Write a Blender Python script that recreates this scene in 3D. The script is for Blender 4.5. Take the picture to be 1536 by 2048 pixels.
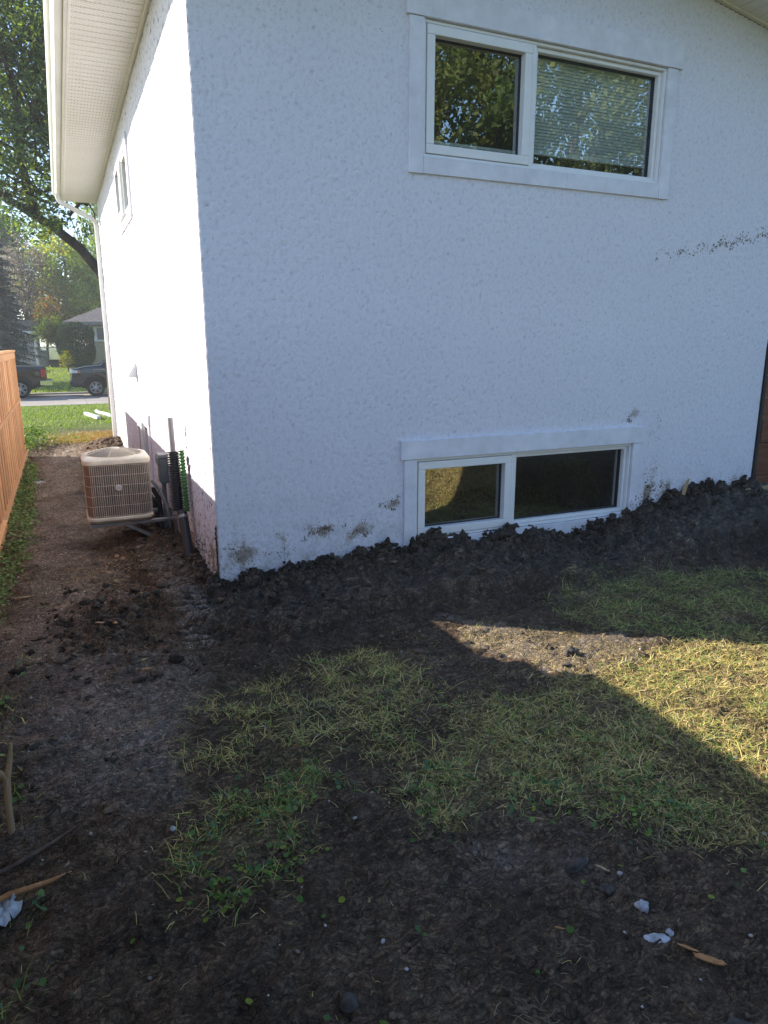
import bpy, bmesh, math, random
import numpy as np
from mathutils import Vector, Matrix

for o in list(bpy.data.objects):
    bpy.data.objects.remove(o)
SC = bpy.context.scene
COL = SC.collection
rnd = random.Random(7)
RNG = np.random.default_rng(11)

# ------------------------------------------------------------------ camera, sky, sun, exposure
cam_d = bpy.data.cameras.new('camera')
cam = bpy.data.objects.new('camera', cam_d)
COL.objects.link(cam)
SC.camera = cam
cam_d.sensor_fit = 'VERTICAL'
cam_d.sensor_height = 24.0
cam_d.lens = 1403.75 / 2048 * 24.0
cam_d.clip_start = 0.05
cam_d.clip_end = 3000
CAMP = Vector((-0.8006, -4.3613, 1.5))
YAW, PITCH, ROLL = 0.42281098, 0.23536522, -0.00138446
_f = Vector((math.sin(YAW) * math.cos(PITCH), math.cos(YAW) * math.cos(PITCH), -math.sin(PITCH)))
_r = Vector((math.cos(YAW), -math.sin(YAW), 0))
_u = _r.cross(_f)
_r2 = math.cos(ROLL) * _r + math.sin(ROLL) * _u
_u2 = -math.sin(ROLL) * _r + math.cos(ROLL) * _u
cam.matrix_world = Matrix(((_r2.x, _u2.x, -_f.x, CAMP.x), (_r2.y, _u2.y, -_f.y, CAMP.y),
                           (_r2.z, _u2.z, -_f.z, CAMP.z), (0, 0, 0, 1)))

SUN_EL = math.radians(27.0)
SUN_DIR = Vector((-0.823, 0.568, 0)).normalized()        # horizontal direction towards the sun
SUN_AZ = math.atan2(SUN_DIR.x, SUN_DIR.y)                # clockwise from +Y
world = bpy.data.worlds.new('World')
SC.world = world
world.use_nodes = True
wn = world.node_tree.nodes
wl = world.node_tree.links
bg = wn.get('Background') or wn.new('ShaderNodeBackground')
sky = wn.new('ShaderNodeTexSky')
sky.sky_type = 'NISHITA'
sky.sun_disc = False
sky.sun_elevation = SUN_EL
sky.sun_rotation = SUN_AZ
sky.altitude = 200
sky.air_density = 1.0
sky.dust_density = 0.6
sky.ozone_density = 3.0
wl.new(sky.outputs[0], bg.inputs[0])
bg.inputs[1].default_value = 0.12
sun_d = bpy.data.lights.new('sun', 'SUN')
sun = bpy.data.objects.new('sun', sun_d)
COL.objects.link(sun)
sun_d.energy = 4.4
sun_d.angle = math.radians(0.53)
sun_d.color = (1.0, 0.90, 0.75)
_L = -(SUN_DIR * math.cos(SUN_EL) + Vector((0, 0, math.sin(SUN_EL))))
sun.rotation_euler = _L.to_track_quat('-Z', 'Y').to_euler()
sun.location = (-20, 14, 20)
SC.view_settings.view_transform = 'Standard'
SC.view_settings.look = 'None'
SC.view_settings.gamma = 1
SC.view_settings.use_curve_mapping = False
SC.view_settings.exposure = 1.45
SC.cycles.max_bounces = 8
SC.cycles.transparent_max_bounces = 12
SC.cycles.use_denoising = True
SC.cycles.denoising_input_passes = 'RGB_ALBEDO_NORMAL'
SC.cycles.denoising_prefilter = 'NONE'

# ------------------------------------------------------------------ helpers
OFF = {}


def link(o, parent=None):
    COL.objects.link(o)
    if parent is not None:
        o.parent = parent
    return o


def thing(name, label, cat, loc=(0, 0, 0), group=None):
    o = bpy.data.objects.new(name, None)
    COL.objects.link(o)
    o.empty_display_size = 0.2
    o.location = loc
    OFF[o.name] = Vector(loc)
    o['label'] = label
    o['category'] = cat
    if group:
        o['group'] = group
    return o


def tag(o, label=None, cat=None, group=None, kind=None):
    if label:
        o['label'] = label
    if cat:
        o['category'] = cat
    if group:
        o['group'] = group
    if kind:
        o['kind'] = kind
    return o


class MB:
    """collects shapes, given in world coordinates, for one mesh object"""

    def __init__(s):
        s.v, s.f, s.m, s.c = [], [], [], []

    def add(s, vs, fs, mi=0, col=None):
        b = len(s.v)
        s.v += [tuple(p) for p in vs]
        s.f += [tuple(b + i for i in q) for q in fs]
        s.m += [mi] * len(fs)
        if col is not None:
            s.c += [col] * len(vs)
        return s

    def box(s, x0, x1, y0, y1, z0, z1, mi=0):
        v = [(x0, y0, z0), (x1, y0, z0), (x1, y1, z0), (x0, y1, z0), (x0, y0, z1), (x1, y0, z1), (x1, y1, z1), (x0, y1, z1)]
        return s.add(v, [(0, 3, 2, 1), (4, 5, 6, 7), (0, 1, 5, 4), (1, 2, 6, 5), (2, 3, 7, 6), (3, 0, 4, 7)], mi)

    def obox(s, c, ax, ay, az, mi=0):
        """oriented box: centre and three half-axis vectors"""
        c, ax, ay, az = map(Vector, (c, ax, ay, az))
        v = [c + i * ax + j * ay + k * az for k in (-1, 1) for (i, j) in ((-1, -1), (1, -1), (1, 1), (-1, 1))]
        return s.add(v, [(0, 3, 2, 1), (4, 5, 6, 7), (0, 1, 5, 4), (1, 2, 6, 5), (2, 3, 7, 6), (3, 0, 4, 7)], mi)

    def tube(s, path, r, n=10, mi=0, cap=True, sq=None):
        """round (or rectangular: sq=(w,h)) tube along a path; r may be a list"""
        path = [Vector(p) for p in path]
        k = len(path)
        rs = r if isinstance(r, (list, tuple)) else [r] * k
        ref = None
        rings = []
        for i, p in enumerate(path):
            t = (path[min(i + 1, k - 1)] - path[max(i - 1, 0)]).normalized()
            if ref is None:
                ref = Vector((0, 1, 0)) if abs(t.y) < 0.9 else Vector((1, 0, 0))
            a = (ref - t * ref.dot(t)).normalized()
            ref = a
            b = t.cross(a)
            if sq:
                w, h = sq[0] * rs[i], sq[1] * rs[i]
                rings.append([p + a * (w * i_) + b * (h * j_) for i_, j_ in ((-1, -1), (1, -1), (1, 1), (-1, 1))])
            else:
                rings.append([p + a * (rs[i] * math.cos(2 * math.pi * q / n)) + b * (rs[i] * math.sin(2 * math.pi * q / n)) for q in range(n)])
        n = len(rings[0])
        vs = [p for R in rings for p in R]
        fs = []
        for i in range(k - 1):
            for q in range(n):
                q2 = (q + 1) % n
                fs.append((i * n + q, i * n + q2, (i + 1) * n + q2, (i + 1) * n + q))
        if cap:
            fs.append(tuple(range(n - 1, -1, -1)))
            fs.append(tuple((k - 1) * n + q for q in range(n)))
        return s.add(vs, fs, mi)

    def prism(s, poly, a, b, axis, mi=0):
        """2-D outline pushed along an axis from a to b"""
        n = len(poly)

        def P(p, t):
            if axis == 'y':
                return (p[0], t, p[1])
            if axis == 'x':
                return (t, p[0], p[1])
            return (p[0], p[1], t)
        vs = [P(p, a) for p in poly] + [P(p, b) for p in poly]
        fs = [tuple(range(n - 1, -1, -1)), tuple(range(n, 2 * n))]
        fs += [(i, (i + 1) % n, n + (i + 1) % n, n + i) for i in range(n)]
        return s.add(vs, fs, mi)

    def lathe(s, prof, c, n=24, mi=0):
        c = Vector(c)
        vs = [c + Vector((r * math.cos(2 * math.pi * q / n), r * math.sin(2 * math.pi * q / n), z)) for r, z in prof for q in range(n)]
        k = len(prof)
        fs = [(i * n + q, i * n + (q + 1) % n, (i + 1) * n + (q + 1) % n, (i + 1) * n + q) for i in range(k - 1) for q in range(n)]
        fs.append(tuple((k - 1) * n + q for q in range(n)))
        fs.append(tuple(range(n - 1, -1, -1)))
        return s.add(vs, fs, mi)

    def build(s, name, mats, parent=None, bevel=0, seg=1, smooth=False, loc=None):
        if not isinstance(mats, (list, tuple)):
            mats = [mats]
        base = Vector((0, 0, 0))
        if parent is not None:
            base = OFF[parent.name].copy()
        own = Vector(loc) if loc is not None else base.copy()
        me = bpy.data.meshes.new(name)
        me.from_pydata([(p[0] - own.x, p[1] - own.y, p[2] - own.z) for p in s.v], [], s.f)
        for m in mats:
            me.materials.append(m)
        if any(s.m):
            me.polygons.foreach_set('material_index', s.m)
        if s.c and len(s.c) == len(s.v):
            a = me.color_attributes.new('Col', 'FLOAT_COLOR', 'POINT')
            a.data.foreach_set('color', [x for c in s.c for x in (c[0], c[1], c[2], 1.0)])
        bm = bmesh.new()
        bm.from_mesh(me)
        bmesh.ops.recalc_face_normals(bm, faces=bm.faces)
        if bevel:
            es = [e for e in bm.edges if len(e.link_faces) == 2 and e.calc_face_angle(0) > 0.5]
            bmesh.ops.bevel(bm, geom=es, offset=bevel, segments=seg, affect='EDGES', profile=0.5, clamp_overlap=True)
        bm.to_mesh(me)
        bm.free()
        if smooth:
            me.polygons.foreach_set('use_smooth', [True] * len(me.polygons))
            if smooth == 'auto':
                me.set_sharp_from_angle(angle=math.radians(38))
        o = bpy.data.objects.new(name, me)
        link(o, parent)
        o.location = own - base
        OFF[o.name] = own
        return o


def np_mesh(name, V, F, mat, cols=None, parent=None, smooth=False, attr='Col'):
    """big mesh from numpy arrays; F is (n,3) or (n,4)"""
    me = bpy.data.meshes.new(name)
    V = np.asarray(V, np.float32)
    F = np.asarray(F, np.int32)
    me.vertices.add(len(V))
    me.vertices.foreach_set('co', V.ravel())
    k = F.shape[1]
    me.loops.add(F.size)
    me.loops.foreach_set('vertex_index', F.ravel())
    me.polygons.add(len(F))
    me.polygons.foreach_set('loop_start', np.arange(0, F.size, k, dtype=np.int32))
    me.polygons.foreach_set('loop_total', np.full(len(F), k, np.int32))
    if smooth:
        me.polygons.foreach_set('use_smooth', np.ones(len(F), bool))
    me.update(calc_edges=True)
    me.materials.append(mat)
    if cols is not None:
        a = me.color_attributes.new(attr, 'FLOAT_COLOR', 'POINT')
        C4 = np.ones((len(V), 4), np.float32)
        cols = np.asarray(cols)
        C4[:, :cols.shape[1]] = cols
        a.data.foreach_set('color', C4.ravel())
    o = bpy.data.objects.new(name, me)
    link(o, parent)
    if parent is not None:
        o.location = -OFF[parent.name]
    return o


# ---- noise
_perm = np.random.default_rng(3).permutation(512).astype(np.int64)
_grad = np.stack([np.cos(np.arange(512) * 2.399), np.sin(np.arange(512) * 2.399)], 1)


def perlin(x, y):
    xi = np.floor(x).astype(np.int64)
    yi = np.floor(y).astype(np.int64)
    xf, yf = x - xi, y - yi
    u = xf * xf * xf * (xf * (xf * 6 - 15) + 10)
    v = yf * yf * yf * (yf * (yf * 6 - 15) + 10)

    def g(ix, iy, dx, dy):
        h = _perm[(_perm[ix & 511] + iy) & 511]
        gr = _grad[h]
        return gr[..., 0] * dx + gr[..., 1] * dy
    a = g(xi, yi, xf, yf)
    b = g(xi + 1, yi, xf - 1, yf)
    c = g(xi, yi + 1, xf, yf - 1)
    d = g(xi + 1, yi + 1, xf - 1, yf - 1)
    return (a * (1 - u) + b * u) * (1 - v) + (c * (1 - u) + d * u) * v * 1.0


def fbm(x, y, o=4, gain=0.5):
    s, a, f = 0, 1.0, 1.0
    for i in range(o):
        s = s + a * perlin(x * f + 17.3 * i, y * f - 9.1 * i)
        a *= gain
        f *= 2.03
    return s


def ridged(x, y, o=4, gain=0.55):
    s, a, f = 0, 1.0, 1.0
    for i in range(o):
        s = s + a * (1 - 2.2 * np.abs(perlin(x * f + 5.7 * i, y * f + 3.3 * i)))
        a *= gain
        f *= 2.1
    return s


def in_poly(x, y, poly):
    r = np.zeros(x.shape, bool)
    n = len(poly)
    for i in range(n):
        x0, y0 = poly[i]
        x1, y1 = poly[(i + 1) % n]
        c = ((y0 > y) != (y1 > y)) & (x < (x1 - x0) * (y - y0) / (y1 - y0 + 1e-12) + x0)
        r ^= c
    return r


# ------------------------------------------------------------------ materials
def nodes(name):
    m = bpy.data.materials.new(name)
    m.use_nodes = True
    nt = m.node_tree
    b = nt.nodes['Principled BSDF']
    return m, nt, b


def N(nt, t, **kw):
    n = nt.nodes.new(t)
    for k, v in kw.items():
        if k.startswith('i_'):
            n.inputs[k[2:].replace('_', ' ')].default_value = v
        else:
            setattr(n, k, v)
    return n


def ramp(nt, src, stops):
    r = nt.nodes.new('ShaderNodeValToRGB')
    while len(r.color_ramp.elements) < len(stops):
        r.color_ramp.elements.new(0.5)
    for e, (p, c) in zip(r.color_ramp.elements, stops):
        e.position = p
        e.color = (*c, 1) if len(c) == 3 else c
    nt.links.new(src, r.inputs[0])
    return r


def mix(nt, fac, a, b, blend='MIX'):
    m = nt.nodes.new('ShaderNodeMix')
    m.data_type = 'RGBA'
    m.blend_type = blend
    for val, idx in ((fac, 0), (a, 6), (b, 7)):
        if isinstance(val, (int, float)):
            m.inputs[idx].default_value = val
        elif isinstance(val, tuple):
            m.inputs[idx].default_value = (*val, 1)
        else:
            nt.links.new(val, m.inputs[idx])
    return m.outputs[2]


def simple(name, col, rough=0.5, metal=0.0, var=0.12, scale=6.0, bump=0.0, bscale=60.0, spec=0.5, stretch=None):
    """plain surface with a little unevenness of its own"""
    m, nt, b = nodes(name)
    tc = N(nt, 'ShaderNodeTexCoord')
    src = tc.outputs['Object']
    if stretch:
        mp = N(nt, 'ShaderNodeMapping')
        mp.inputs['Scale'].default_value = stretch
        nt.links.new(src, mp.inputs[0])
        src = mp.outputs[0]
    n = N(nt, 'ShaderNodeTexNoise', i_Scale=scale, i_Detail=6.0, i_Roughness=0.6)
    nt.links.new(src, n.inputs[0])
    lo = tuple(max(0, c * (1 - var * 1.6)) for c in col)
    hi = tuple(min(1, c * (1 + var)) for c in col)
    r = ramp(nt, n.outputs[0], [(0.3, lo), (0.7, hi)])
    nt.links.new(r.outputs[0], b.inputs['Base Color'])
    b.inputs['Roughness'].default_value = rough
    b.inputs['Metallic'].default_value = metal
    b.inputs['Specular IOR Level'].default_value = spec
    if bump:
        n2 = N(nt, 'ShaderNodeTexNoise', i_Scale=bscale, i_Detail=5.0)
        nt.links.new(src, n2.inputs[0])
        bp = N(nt, 'ShaderNodeBump', i_Strength=bump, i_Distance=0.01)
        nt.links.new(n2.outputs[0], bp.inputs['Height'])
        nt.links.new(bp.outputs[0], b.inputs['Normal'])
    return m


def stucco_mat():
    m, nt, b = nodes('stucco')
    tc = N(nt, 'ShaderNodeNewGeometry')
    pos = tc.outputs['Position']
    wob = N(nt, 'ShaderNodeTexNoise', i_Scale=34.0, i_Detail=2.0)
    nt.links.new(pos, wob.inputs[0])
    add = N(nt, 'ShaderNodeMix', data_type='VECTOR')
    add.inputs[0].default_value = 0.022
    nt.links.new(pos, add.inputs[4])
    nt.links.new(wob.outputs[1], add.inputs[5])
    n1 = N(nt, 'ShaderNodeTexNoise', i_Scale=88.0, i_Detail=3.0, i_Roughness=0.55, i_Distortion=0.7)
    nt.links.new(add.outputs[1], n1.inputs[0])
    n3 = N(nt, 'ShaderNodeTexNoise', i_Scale=260.0, i_Detail=2.0)
    nt.links.new(pos, n3.inputs[0])
    n2 = N(nt, 'ShaderNodeTexNoise', i_Scale=1.1, i_Detail=5.0)
    nt.links.new(pos, n2.inputs[0])
    hh = N(nt, 'ShaderNodeMath', operation='MULTIPLY_ADD')
    hh.inputs[1].default_value = 0.5
    nt.links.new(n3.outputs[0], hh.inputs[0])
    nt.links.new(n1.outputs[0], hh.inputs[2])
    bp = N(nt, 'ShaderNodeBump', i_Distance=0.004, i_Strength=0.8)
    nt.links.new(hh.outputs[0], bp.inputs['Height'])
    nt.links.new(bp.outputs[0], b.inputs['Normal'])
    c = ramp(nt, n2.outputs[0], [(0.3, (0.735, 0.73, 0.81)), (0.7, (0.765, 0.76, 0.835))])
    # splash-back dirt, thinning out above the soil
    sx = N(nt, 'ShaderNodeSeparateXYZ')
    nt.links.new(pos, sx.inputs[0])
    dn = N(nt, 'ShaderNodeTexNoise', i_Scale=5.5, i_Detail=7.0, i_Roughness=0.7)
    nt.links.new(pos, dn.inputs[0])
    mr = N(nt, 'ShaderNodeMapRange')
    mr.inputs['From Min'].default_value = 0.62
    mr.inputs['From Max'].default_value = -0.1
    mr.inputs['To Min'].default_value = 0.0
    mr.inputs['To Max'].default_value = 0.62
    nt.links.new(sx.outputs[2], mr.inputs['Value'])
    ml = N(nt, 'ShaderNodeMath', operation='MULTIPLY')
    nt.links.new(mr.outputs[0], ml.inputs[0])
    rr = ramp(nt, dn.outputs[0], [(0.46, (0, 0, 0)), (0.72, (1, 1, 1))])
    nt.links.new(rr.outputs[0], ml.inputs[1])
    cc = mix(nt, ml.outputs[0], c.outputs[0], (0.30, 0.235, 0.18))
    # shade of the pits and hollows in the dash, put into the colour
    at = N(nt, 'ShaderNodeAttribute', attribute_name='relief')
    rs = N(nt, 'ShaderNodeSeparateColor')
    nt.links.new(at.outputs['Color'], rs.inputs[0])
    pit_shade = ramp(nt, rs.outputs[0], [(0.0, (0.27, 0.265, 0.26)), (0.025, (0.76, 0.76, 0.77)), (0.30, (0.91, 0.91, 0.915)), (0.72, (1.0, 1.0, 1.0))])
    cc = mix(nt, 1.0, cc, pit_shade.outputs[0], 'MULTIPLY')
    pin_shade = ramp(nt, n1.outputs[0], [(0.27, (0.46, 0.44, 0.42)), (0.37, (1, 1, 1))])
    cc = mix(nt, 0.75, cc, pin_shade.outputs[0], 'MULTIPLY')
    # mud stains: thin film, patchy over the dash
    sn = N(nt, 'ShaderNodeTexNoise', i_Scale=70.0, i_Detail=5.0, i_Roughness=0.7)
    nt.links.new(pos, sn.inputs[0])
    sa = N(nt, 'ShaderNodeMath', operation='ADD')
    nt.links.new(sn.outputs[0], sa.inputs[0])
    nt.links.new(rs.outputs[1], sa.inputs[1])
    sr = ramp(nt, sa.outputs[0], [(0.72, (0, 0, 0)), (1.05, (1, 1, 1))])
    smk = N(nt, 'ShaderNodeMath', operation='MULTIPLY')
    nt.links.new(sr.outputs[0], smk.inputs[0])
    smk.inputs[1].default_value = 0.85
    cc = mix(nt, smk.outputs[0], cc, (0.27, 0.212, 0.16))
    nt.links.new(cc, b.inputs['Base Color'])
    b.inputs['Roughness'].default_value = 0.92
    b.inputs['Specular IOR Level'].default_value = 0.25
    return m


def soil_mat():
    """tint attribute: r = dry brown and the shade painted into track grooves, g = thatch under the grass, b = lawn far away"""
    m, nt, b = nodes('soil')
    geo = N(nt, 'ShaderNodeNewGeometry')
    pos = geo.outputs['Position']
    at = N(nt, 'ShaderNodeAttribute', attribute_name='tint')
    sp = N(nt, 'ShaderNodeSeparateColor')
    nt.links.new(at.outputs['Color'], sp.inputs[0])
    n1 = N(nt, 'ShaderNodeTexNoise', i_Scale=3.0, i_Detail=9.0, i_Roughness=0.68)
    n2 = N(nt, 'ShaderNodeTexNoise', i_Scale=55.0, i_Detail=6.0, i_Roughness=0.7)
    n3 = N(nt, 'ShaderNodeTexNoise', i_Scale=14.0, i_Detail=6.0, i_Roughness=0.65)
    for n in (n1, n2, n3):
        nt.links.new(pos, n.inputs[0])
    crm = N(nt, 'ShaderNodeTexNoise', i_Scale=95.0, i_Detail=5.0, i_Roughness=0.75)
    nt.links.new(pos, crm.inputs[0])
    mixn = N(nt, 'ShaderNodeMath', operation='MULTIPLY_ADD')
    mixn.inputs[1].default_value = 0.55
    hal = N(nt, 'ShaderNodeMath', operation='MULTIPLY')
    hal.inputs[1].default_value = 0.45
    nt.links.new(n3.outputs[0], hal.inputs[0])
    nt.links.new(crm.outputs[0], mixn.inputs[0])
    nt.links.new(hal.outputs[0], mixn.inputs[2])
    n3 = mixn
    dark = ramp(nt, n3.outputs[0], [(0.30, (0.042, 0.027, 0.0155)), (0.47, (0.128, 0.084, 0.049)), (0.62, (0.26, 0.182, 0.118)), (0.78, (0.43, 0.32, 0.225))])
    dry = ramp(nt, n3.outputs[0], [(0.3, (0.165, 0.130, 0.103)), (0.55, (0.31, 0.25, 0.20)), (0.75, (0.48, 0.395, 0.325))])
    thatch = ramp(nt, n2.outputs[0], [(0.36, (0.08, 0.06, 0.03)), (0.5, (0.26, 0.195, 0.085)), (0.64, (0.56, 0.43, 0.20))])
    lawn = ramp(nt, n3.outputs[0], [(0.3, (0.08, 0.11, 0.022)), (0.55, (0.16, 0.21, 0.04)), (0.75, (0.24, 0.28, 0.06))])

    tone = N(nt, 'ShaderNodeTexNoise', i_Scale=1.7, i_Detail=3.0)
    nt.links.new(pos, tone.inputs[0])
    tr_ = ramp(nt, tone.outputs[0], [(0.36, (0.68, 0.67, 0.66)), (0.62, (1.25, 1.24, 1.24))])

    def sharp(src):
        a = N(nt, 'ShaderNodeMath', operation='ADD')
        nt.links.new(src, a.inputs[0])
        s = N(nt, 'ShaderNodeMath', operation='MULTIPLY_ADD')
        s.inputs[1].default_value = 2.0
        s.inputs[2].default_value = -1.0
        nt.links.new(n1.outputs[0], s.inputs[0])
        nt.links.new(s.outputs[0], a.inputs[1])
        r = ramp(nt, a.outputs[0], [(0.3, (0, 0, 0)), (0.75, (1, 1, 1))])
        return r.outputs[0]
    c = mix(nt, sharp(sp.outputs[0]), dark.outputs[0], dry.outputs[0])
    c = mix(nt, sharp(sp.outputs[1]), c, thatch.outputs[0])
    c = mix(nt, sp.outputs[2], c, lawn.outputs[0])
    c = mix(nt, 0.8, c, tr_.outputs[0], 'MULTIPLY')
    # crumb colour: pale grit and bits of root
    v = N(nt, 'ShaderNodeTexVoronoi', i_Scale=120.0)
    nt.links.new(pos, v.inputs[0])
    vs = N(nt, 'ShaderNodeSeparateColor')
    nt.links.new(v.outputs['Color'], vs.inputs[0])
    g1 = N(nt, 'ShaderNodeMath', operation='GREATER_THAN')
    g1.inputs[1].default_value = 0.965
    nt.links.new(vs.outputs[0], g1.inputs[0])
    g2 = N(nt, 'ShaderNodeMath', operation='LESS_THAN')
    g2.inputs[1].default_value = 0.30
    nt.links.new(v.outputs['Distance'], g2.inputs[0])
    g = N(nt, 'ShaderNodeMath', operation='MULTIPLY')
    nt.links.new(g1.outputs[0], g.inputs[0])
    nt.links.new(g2.outputs[0], g.inputs[1])
    g3 = N(nt, 'ShaderNodeMath', operation='MULTIPLY')
    nt.links.new(g.outputs[0], g3.inputs[0])
    g3.inputs[1].default_value = 0.8
    c = mix(nt, g3.outputs[0], c, (0.17, 0.145, 0.12))
    # cracks and crumb shadows between lumps: their shade put into the colour
    wp = N(nt, 'ShaderNodeTexNoise', i_Scale=9.0, i_Detail=3.0)
    nt.links.new(pos, wp.inputs[0])
    wm = N(nt, 'ShaderNodeMix', data_type='VECTOR')
    wm.inputs[0].default_value = 0.10
    nt.links.new(pos, wm.inputs[4])
    nt.links.new(wp.outputs[1], wm.inputs[5])
    sc = N(nt, 'ShaderNodeMapping')
    sc.inputs['Scale'].default_value = (1.0, 1.75, 1.0)
    nt.links.new(wm.outputs[1], sc.inputs[0])
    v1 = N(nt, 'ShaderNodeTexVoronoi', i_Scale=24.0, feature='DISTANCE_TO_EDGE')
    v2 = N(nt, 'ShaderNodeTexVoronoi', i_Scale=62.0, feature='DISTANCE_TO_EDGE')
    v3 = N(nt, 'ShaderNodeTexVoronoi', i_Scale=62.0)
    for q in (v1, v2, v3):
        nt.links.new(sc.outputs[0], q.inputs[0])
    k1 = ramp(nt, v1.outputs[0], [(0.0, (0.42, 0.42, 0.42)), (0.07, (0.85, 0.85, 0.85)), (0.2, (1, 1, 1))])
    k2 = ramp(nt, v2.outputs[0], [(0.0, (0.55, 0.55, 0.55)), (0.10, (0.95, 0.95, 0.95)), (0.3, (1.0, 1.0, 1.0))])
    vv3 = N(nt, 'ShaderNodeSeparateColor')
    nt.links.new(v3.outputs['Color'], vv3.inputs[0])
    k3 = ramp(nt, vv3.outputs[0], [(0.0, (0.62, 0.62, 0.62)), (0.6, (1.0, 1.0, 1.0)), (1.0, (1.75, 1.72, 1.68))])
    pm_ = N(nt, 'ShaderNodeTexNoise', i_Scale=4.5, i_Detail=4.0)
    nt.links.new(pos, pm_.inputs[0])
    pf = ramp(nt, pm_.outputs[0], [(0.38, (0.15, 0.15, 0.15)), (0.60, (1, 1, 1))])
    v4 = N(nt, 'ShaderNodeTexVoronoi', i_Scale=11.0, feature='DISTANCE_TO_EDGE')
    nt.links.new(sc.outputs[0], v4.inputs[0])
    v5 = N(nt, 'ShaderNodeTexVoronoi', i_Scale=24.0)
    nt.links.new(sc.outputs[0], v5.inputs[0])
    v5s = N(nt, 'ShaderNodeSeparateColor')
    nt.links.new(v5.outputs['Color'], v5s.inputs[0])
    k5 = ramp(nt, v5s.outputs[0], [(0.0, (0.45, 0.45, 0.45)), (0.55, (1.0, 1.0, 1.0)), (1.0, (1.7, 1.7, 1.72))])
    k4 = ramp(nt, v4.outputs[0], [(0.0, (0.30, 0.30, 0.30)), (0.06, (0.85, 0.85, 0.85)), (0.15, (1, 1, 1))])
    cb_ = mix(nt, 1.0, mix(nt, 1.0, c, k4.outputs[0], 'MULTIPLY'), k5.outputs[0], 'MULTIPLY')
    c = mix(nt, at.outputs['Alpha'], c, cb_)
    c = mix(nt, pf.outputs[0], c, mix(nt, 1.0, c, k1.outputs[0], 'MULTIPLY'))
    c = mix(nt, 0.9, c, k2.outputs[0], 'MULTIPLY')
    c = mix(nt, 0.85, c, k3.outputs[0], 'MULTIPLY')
    c = mix(nt, at.outputs['Alpha'], c, mix(nt, 1.0, c, (0.78, 0.84, 0.93), 'MULTIPLY'))
    nt.links.new(c, b.inputs['Base Color'])
    rr = ramp(nt, n1.outputs[0], [(0.3, (0.62, 0.62, 0.62)), (0.7, (0.94, 0.94, 0.94))])
    rw = mix(nt, at.outputs['Alpha'], rr.outputs[0], (0.56, 0.56, 0.56))
    nt.links.new(rw, b.inputs['Roughness'])
    sp2 = N(nt, 'ShaderNodeMath', operation='MULTIPLY_ADD')
    sp2.inputs[1].default_value = 0.22
    sp2.inputs[2].default_value = 0.28
    nt.links.new(at.outputs['Alpha'], sp2.inputs[0])
    nt.links.new(sp2.outputs[0], b.inputs['Specular IOR Level'])
    hs = N(nt, 'ShaderNodeMath', operation='MULTIPLY_ADD')
    hs.inputs[1].default_value = 0.6
    n4 = N(nt, 'ShaderNodeTexNoise', i_Scale=150.0, i_Detail=4.0, i_Roughness=0.65)
    nt.links.new(pos, n4.inputs[0])
    nt.links.new(n4.outputs[0], hs.inputs[0])
    nt.links.new(n2.outputs[0], hs.inputs[2])
    h2 = N(nt, 'ShaderNodeMath', operation='MULTIPLY_ADD')
    h2.inputs[1].default_value = 0.45
    nt.links.new(k2.outputs[0], h2.inputs[0])
    nt.links.new(hs.outputs[0], h2.inputs[2])
    h3 = N(nt, 'ShaderNodeMath', operation='MULTIPLY_ADD')
    h3.inputs[1].default_value = 0.7
    nt.links.new(k1.outputs[0], h3.inputs[0])
    nt.links.new(h2.outputs[0], h3.inputs[2])
    hb_ = N(nt, 'ShaderNodeMath', operation='MULTIPLY')
    nt.links.new(k5.outputs[0], hb_.inputs[0])
    nt.links.new(at.outputs['Alpha'], hb_.inputs[1])
    h4 = N(nt, 'ShaderNodeMath', operation='MULTIPLY_ADD')
    h4.inputs[1].default_value = 0.9
    nt.links.new(hb_.outputs[0], h4.inputs[0])
    nt.links.new(h3.outputs[0], h4.inputs[2])
    bp = N(nt, 'ShaderNodeBump', i_Strength=1.0, i_Distance=0.018)
    nt.links.new(h4.outputs[0], bp.inputs['Height'])
    nt.links.new(bp.outputs[0], b.inputs['Normal'])
    return m


def leaf_mat(name, trans=0.35, rough=0.6):
    m, nt, b = nodes(name)
    at = N(nt, 'ShaderNodeAttribute', attribute_name='Col')
    nt.links.new(at.outputs['Color'], b.inputs['Base Color'])
    b.inputs['Roughness'].default_value = rough
    b.inputs['Specular IOR Level'].default_value = 0.3
    if trans:
        tr = N(nt, 'ShaderNodeBsdfTranslucent')
        hue = N(nt, 'ShaderNodeHueSaturation', i_Saturation=1.15, i_Value=1.35)
        nt.links.new(at.outputs['Color'], hue.inputs['Color'])
        nt.links.new(hue.outputs[0], tr.inputs['Color'])
        mx = N(nt, 'ShaderNodeMixShader')
        mx.inputs[0].default_value = trans
        nt.links.new(b.outputs[0], mx.inputs[1])
        nt.links.new(tr.outputs[0], mx.inputs[2])
        nt.links.new(mx.outputs[0], nt.nodes['Material Output'].inputs[0])
    return m


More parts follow.
